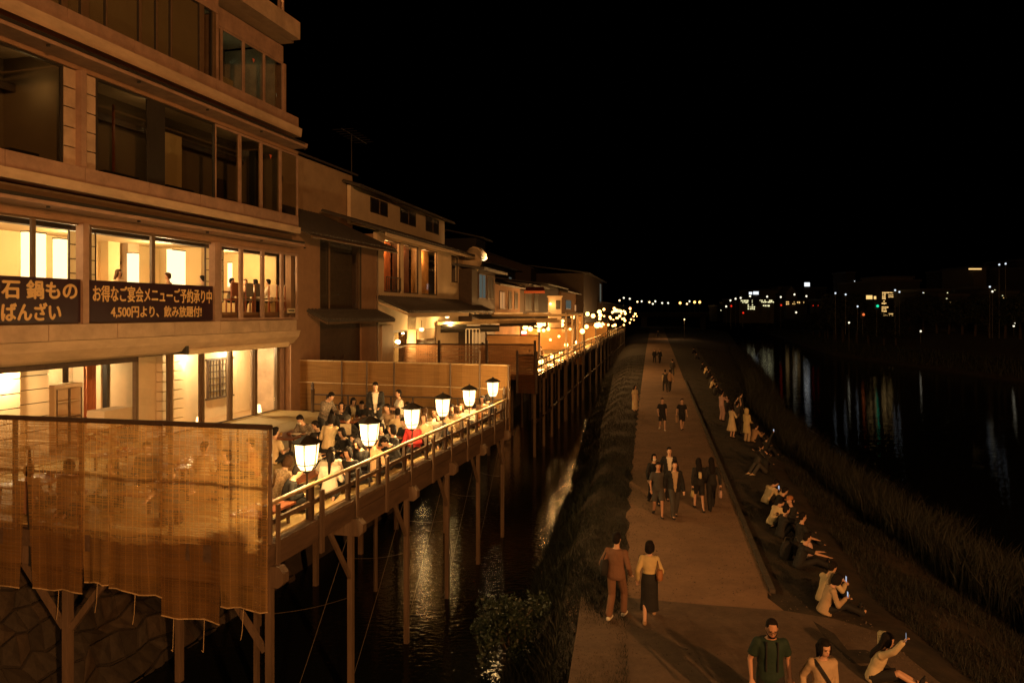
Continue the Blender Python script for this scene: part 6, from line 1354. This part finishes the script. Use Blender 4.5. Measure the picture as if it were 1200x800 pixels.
def chair(px, v, m, label, rz):
    t = thing('dining_chair', label, 'chair', (U(px, v), v, DZ), RF, rz, group='chairs in the corner bay of the second storey')
    MB().box(-.22, .22, -.22, .22, .40, .46).build('seat', m, t); MB().box(-.21, .21, -.24, -.20, .55, 1.02).build('backrest', m, t)
    for a in (-1, 1):
        for b in (-1, 1): MB().box(a*.2-.02, a*.2+.02, b*.2-.02, b*.2+.02, 0, .40 if b > 0 else .98).build('leg', M_redwood, t)
chair(268, 9.0, M_redwood, 'reddish slatted wooden chair at the left of the corner bay', .1); chair(286, 8.9, CL['grey'], 'left grey high-backed chair seen from behind', 0); chair(296, 8.85, CL['grey'], 'right grey high-backed chair seen from behind', .1); chair(315, 8.8, CL['beige'], 'beige chair turned sideways in the corner bay', 1.3); chair(325, 8.75, CL['beige'], 'rightmost beige chair by the window post', 1.5)
t = thing('dining_table', 'pale dining table amid the corner-bay diners', 'table', (13.3, 9.75, DZ), RF); MB().box(-1.1, 1.1, -.35, .35, .70, .74).build('tabletop', M_redwood, t)
for a in (-1, 1):
    for b in (-1, 1): MB().box(a*1.0-.03, a*1.0+.03, b*.3-.03, b*.3+.03, 0, .70).build('leg', M_redwood, t)
# second and third terraces
for px, py, f_, k_, top_, lb in ((565, 404, 240, 'stand', 'brown', 'person in reddish brown standing on the second terrace'), (589, 409, 90, 'cross', 'white', 'diner in white with back turned behind the dark screen, left one'), (599, 409, 95, 'cross', 'cream', 'diner in cream with suspenders behind the dark screen'), (628, 409, 250, 'cross', 'white', 'diner in white near the first bulbs of the second terrace'), (634, 408, 240, 'cross', 'tan', 'diner in tan near the first bulbs of the second terrace'), (621, 411, 100, 'cross', 'black', 'dark-clothed diner left of the first bulbs')):
    sit(px, py, f_, k_, lb, z=Z2, lod=2, top=top_, group='diners on the second terrace')

# ------------------------------------------------------------------ people on the path and the river bank
def walker(px, py, face, label, h, kind='walk', z=.015, lod=1, P=None, **kw):
    c = gp(px, py, z); return person(label, tuple(c), face, pose(kind, **(P or {})), h, lod=lod, **kw)
m1 = person('bearded man with glasses in a green T-shirt walking towards the camera', (3.80, 11.30, .03), 262, pose('walk', 1, nod=.55, hands=((-.27, -.05, .84), (.27, .10, .86))), 1.80, lod=0, top='green', sleeve='short', low='black', hair='cropped', skin=M_skin2, extras=('glasses', 'beard'), wide=1.08)
st = MB()
for i in (0, 1): st.tube([m1['sh'][i]*.72+m1['sh'][1-i]*.28+m1['fw']*.125-m1['up']*q+m1['up']*.06*(q < .05) for q in (0, .12, .25, .36)], .013, 5)
g = MB(); T_ = m1['T']; g.loft([(T_(z_, -.20), (1, 0, 0), (0, 1, 0), rx, .07) for z_, rx in ((.02, .12), (.06, .15), (.3, .15), (.42, .12))], 12)
held(m1, g, 'backpack', 'dark backpack worn by the man in the green T-shirt', 'bag', CL['black'], ('pack', ('strap', st, CL['black'])))
w1 = person('woman in a beige jumper with a black strap across her chest, walking towards the camera', (4.42, 10.95, .03), 268, pose('walk', -1, nod=.25, turn=.25, hands=((-.10, .22, .98), (.26, -.02, .86))), 1.62, lod=0, top='beige', low='black', hair='ponytail', female=True, wide=1.05)
st = MB(); T_ = w1['T']; pts = [T_(.50, .02, .13), T_(.46, .115, .10), T_(.34, .155, .02), T_(.2, .148, -.07), T_(.10, .15, -.13), T_(.02, .12, -.17)]
for a, b in zip(pts[:-1], pts[1:]): st.beam(a, b, .045, .012, tuple(w1['fw']))
st.tube([T_(.13, .14, .16), T_(.14, .16, -.05), T_(.08, .15, -.13)], .012, 5)
g = MB(); g.loft([(T_(z_, .05, -.22), (1, 0, 0), (0, 1, 0), .05, ry) for z_, ry in ((-.16, .10), (-.12, .12), (.05, .12), (.1, .08))], 12)
held(w1, g, 'shoulder_bag', 'black bag slung across the woman in the beige jumper', 'bag', CL['black'], ('pouch', ('strap', st, CL['black'])))
p = walker(722, 725, 62, 'man in a rust-brown shirt and trousers walking away with a dark shoulder bag', 1.74, lod=0, top='brown', low='brown', shoe='white', hair='short', P=dict(feet=((-.08, -.20, .12), (.08, .22, .09)), hands=((-.22, .1, .95), (.26, .12, .90))), wide=1.1)
bag(p, 0, 'dark shoulder bag on the left side of the man in rust brown', 'black', 'shoulder', (.16, .30, .30))
p = walker(761, 727, 78, 'woman in a yellow cardigan and long black skirt walking away', 1.60, lod=0, top='yellow', bottom='skirt', low='black', shoe='tan', hair='bob', female=True, P=dict(side=-1, skirt=.66, flare=.02, hands=((-.25, .05, .86), (.2, .22, 1.0)), turn=-.5))
bag(p, 1, 'tan and black handbag of the woman in the yellow cardigan', 'orange', 'shoulder', (.14, .30, .22))
walker(771, 605, 268, 'person in a dark T-shirt and shorts walking in front of a group of four', 1.66, top='dgrey', sleeve='short', bottom='shorts', low='dgrey', hair='short', skin=M_skin2)
walker(790, 607, 272, 'man in an open black jacket over a tan shirt and jeans', 1.74, top='beige', over=('black', 'jacket'), low='dgrey', hair='short', P=dict(side=-1))
walker(766, 590, 275, 'masked woman in dark clothes behind the person in shorts', 1.62, top='black', low='black', hair='bob', female=True, extras=('mask',))
walker(784, 586, 268, 'man in a black jacket with white shirt at the back of the group of four', 1.76, top='white', over=('black', 'jacket'), low='black', P=dict(side=-1))
p = walker(819, 597, 88, 'woman in black top and black shorts walking away with bare legs', 1.62, top='black', bottom='shorts', low='black', hair='long', female=True)
bag(p, 0, 'pale yellow tote carried by the woman in black shorts', 'yellow', 'tote', (.10, .22, .2)); bag(p, 0, 'small white and yellow backpack of the woman in black shorts', 'cream', 'pack', (.22, .1, .2))
p = walker(834, 597, 86, 'person all in black walking away next to the woman in shorts', 1.64, top='black', low='black', hair='long', female=True, P=dict(side=-1)); bag(p, 1, 'pinkish paper bag of the person all in black', 'pink', 'tote', (.10, .24, .24))
walker(776, 504, 270, 'left one of two people in black T-shirts and shorts walking side by side', 1.70, top='black', sleeve='short', bottom='shorts', low='black', lod=1, shoe='white')
p = walker(799, 504, 270, 'right one of two people in black T-shirts and shorts, with a tan bag', 1.66, top='black', sleeve='short', bottom='shorts', low='black', lod=1, P=dict(side=-1)); bag(p, 1, 'tan tote bag of the right person in black shorts', 'tan', 'tote', (.1, .24, .3))
walker(744, 482, 300, 'woman in a pale long dress standing alone at the left edge of the path', 1.62, 'stand', lod=1, top='cream', bottom='dress', sleeve='short', hair='long', female=True, P=dict(skirt=.78, flare=.03))
walker(779.5, 458.5, 90, 'left one of two people in white sleeves and dark waistcoats far up the path', 1.70, top='cream', over=('dgrey', 'vest'), low='dgrey', lod=2); walker(785, 458.5, 90, 'right one of two people in tan tops far up the path', 1.70, top='tan', low='dgrey', lod=2, P=dict(side=-1))
p = walker(788, 441, 80, 'person in dark clothes carrying a white bag far up the path', 1.66, top='dgrey', low='dgrey', lod=2); bag(p, 1, 'white bag carried far up the path', 'cream', 'tote', (.16, .3, .34))
walker(767, 425, 270, 'left dark figure of the farthest pair on the path', 1.68, top='black', low='black', lod=2); walker(773, 426, 272, 'right dark figure of the farthest pair on the path', 1.74, top='black', low='black', lod=2, P=dict(side=-1))
walker(771, 395.5, 270, 'tiny dark walker where the path is lit in the distance', 1.7, top='black', low='black', lod=2)
# standing on the bank
walker(845.5, 493, 20, 'person in pinkish clothes standing on the bank, leftmost of the standing ones', 1.66, 'stand', top='pink', low='pink', lod=1, hair='short', P=dict(hands=((-.1, .3, 1.35), (.1, .3, 1.35))))
walker(857.5, 513, 20, 'woman in a pale blouse and knee-length pink skirt standing on the bank', 1.60, 'stand', top='cream', bottom='dress', lod=1, hair='bob', female=True, P=dict(skirt=.52, flare=.12, hands=((-.12, .3, 1.2), (.14, .3, 1.2))))
walker(864, 509, 15, 'person in black on the bank raising both arms over the head', 1.66, 'stand', top='dgrey', sleeve='short', low='black', lod=1, P=dict(hands=((-.14, .08, 1.82), (.14, .08, 1.82)), epole=((-1, 0, .2), (1, 0, .2))))
walker(875, 518, 30, 'person in a long hooded yellow raincoat standing on the bank', 1.60, 'stand', top='yellow', sleeve='coat', low='beige', lod=1, hair='short', extras=('hoodup',), P=dict(hands=((-.1, .25, 1.0), (.12, .25, 1.0))))
walker(868, 494, 10, 'dark figure standing behind the one with raised arms', 1.66, 'stand', top='black', low='black', lod=2)
SG = 'people sitting on the river bank'
def bank(px, py, face, label, kind='knees', h=1.66, lod=1, P=None, **kw): return sit(px, py, face, kind, label, z=0.0, h=h, lod=lod, P=P, group=SG, **kw)
bank(884, 499, 20, 'seated figure in tan beside the yellow raincoat', top='tan', lod=1)
p = bank(896, 513, 15, 'seated person in black holding up a lit phone', top='black', P=dict(hands=((-.1, .4, .4), (.2, .35, 1.05)))); phone(p, 1, 'lit phone held up high on the bank')
bank(898, 531, 200, 'person in black leaning back with one arm raised', top='black', P=dict(lean=-.2, hands=((-.1, .3, 1.1), (.2, .3, .9))), low='dgrey', shoe='cream')
p = bank(906, 562, 15, 'person in a cream shirt bending over a lit phone', top='cream', low='black', P=dict(lean=.5, nod=.8), wide=1.1); phone(p, 0, 'lit phone in the lap of the person in the cream shirt')
bank(918, 573, 10, 'dark-haired person in black right of the cream shirt', top='black', low='black', P=dict(lean=.45, nod=.3))
bank(914, 584, 20, 'person with a pale cream back leaning forward, below the dark-haired one', top='cream', low='black', P=dict(lean=.55, nod=.5))
bank(926, 586, 200, 'person in an orange cap turned to the left', top='black', low='black', hair='cap', female=False, P=dict(lean=.2))
bank(921, 597, 10, 'person in black crouching between the orange cap and the bare-armed man', top='black', low='black', P=dict(lean=.3, hands=((-.1, .55, .55), (.2, .6, .55))))
bank(940, 606, 5, 'bare-armed man in a black T-shirt seen in profile', top='black', sleeve='short', low='black', P=dict(lean=.15, hands=((-.1, .4, .35), (.25, .4, .25))), wide=1.1)
bank(945, 629, 0, 'person in a black T-shirt stretching one arm over the knees', 'legs_out', top='black', sleeve='short', low='black', P=dict(lean=.35, hands=((-.1, .6, .4), (.2, .7, .35))))
p = bank(973, 663, 20, 'person in a cream shirt behind the woman in the beige coat', top='cream', low='black', P=dict(lean=.35, nod=.4)); 
p = bank(977, 676, 355, 'woman in a beige coat holding a lit phone, dark bobbed hair', 'legs_out', top='beige', sleeve='coat', low='black', hair='bob', female=True, lod=0, wide=1.05, P=dict(lean=.35, nod=.5, hands=((-.08, .42, .72), (.14, .40, .40)))); phone(p, 0, 'upper lit phone of the woman in the beige coat'); phone(p, 1, 'lower lit phone near the knee of the beige coat')
p = bank(1037, 748, 335, 'long-haired woman in a pale yellow jumper lifting both arms, seated low at the right', 'legs_out', h=1.64, lod=0, top='cream', low='black', bottom='shorts', shoe='black', female=True, hair='long', P=dict(lean=.32, nod=.2, hands=((-.13, .20, .84), (.34, .46, .92)), epole=((-1, -.2, .25), (.7, .1, -1)), feet=((-.02, .80, .08), (.12, .76, .09)))); phone(p, 1, 'lit phone raised in the hand of the woman in the yellow jumper')
cs = MB()
for px, py, lb, cl in ((923, 655, 'black rucksack lying behind the seated people', 'black'), (931, 655, 'larger black bag beside the rucksack', 'black'), (942, 654, 'cream tote bag standing on the ground', 'cream'), (948, 656, 'pale paper bag right of the cream tote', 'pink')):
    c = gp(px, py, .0); t = thing('bag', lb, 'bag', tuple(c)); w_ = .20 if cl == 'black' else .10
    MB().loft([((0, 0, z_), (1, 0, 0), (0, 1, 0), w_*r, .15*r) for z_, r in ((0, .9), (.04, 1.05), (.28, .95), (.42, .7), (.46, .35))], 10).build('pouch', CL[cl], t); MB().tube([(-w_*.5, 0, .4), (-w_*.3, 0, .56), (w_*.3, 0, .56), (w_*.5, 0, .4)], .012, 5).build('handle', CL['dgrey'], t)
# the long thin line of people seated farther up the bank
fr2 = random.Random(4); adj = ['dark', 'tan-shirted', 'cream-shirted', 'grey', 'brown-shirted', 'black-clad']
for i, (px, py, c) in enumerate([(822, 421, 'black'), (826.5, 425, 'cream'), (829, 430, 'black'), (833, 436, 'dgrey'), (834, 440, 'cream'), (838, 447, 'black'), (845, 455, 'dgrey'), (851, 464, 'black'), (856, 472, 'black'), (815, 410, 'dgrey'), (812, 404, 'black'), (889, 519, 'dgrey')]):
    bank(px, py+4, 15+fr2.uniform(-10, 10), '%s figure seated on the far part of the bank, %s from the far end' % ({'black': 'black-clad', 'cream': 'cream-shirted', 'dgrey': 'grey-clad'}[c], ords[sorted([421, 425, 430, 436, 440, 447, 455, 464, 472, 410, 404, 519]).index(py)]), top=c, low='black', lod=2)

bake_skins()
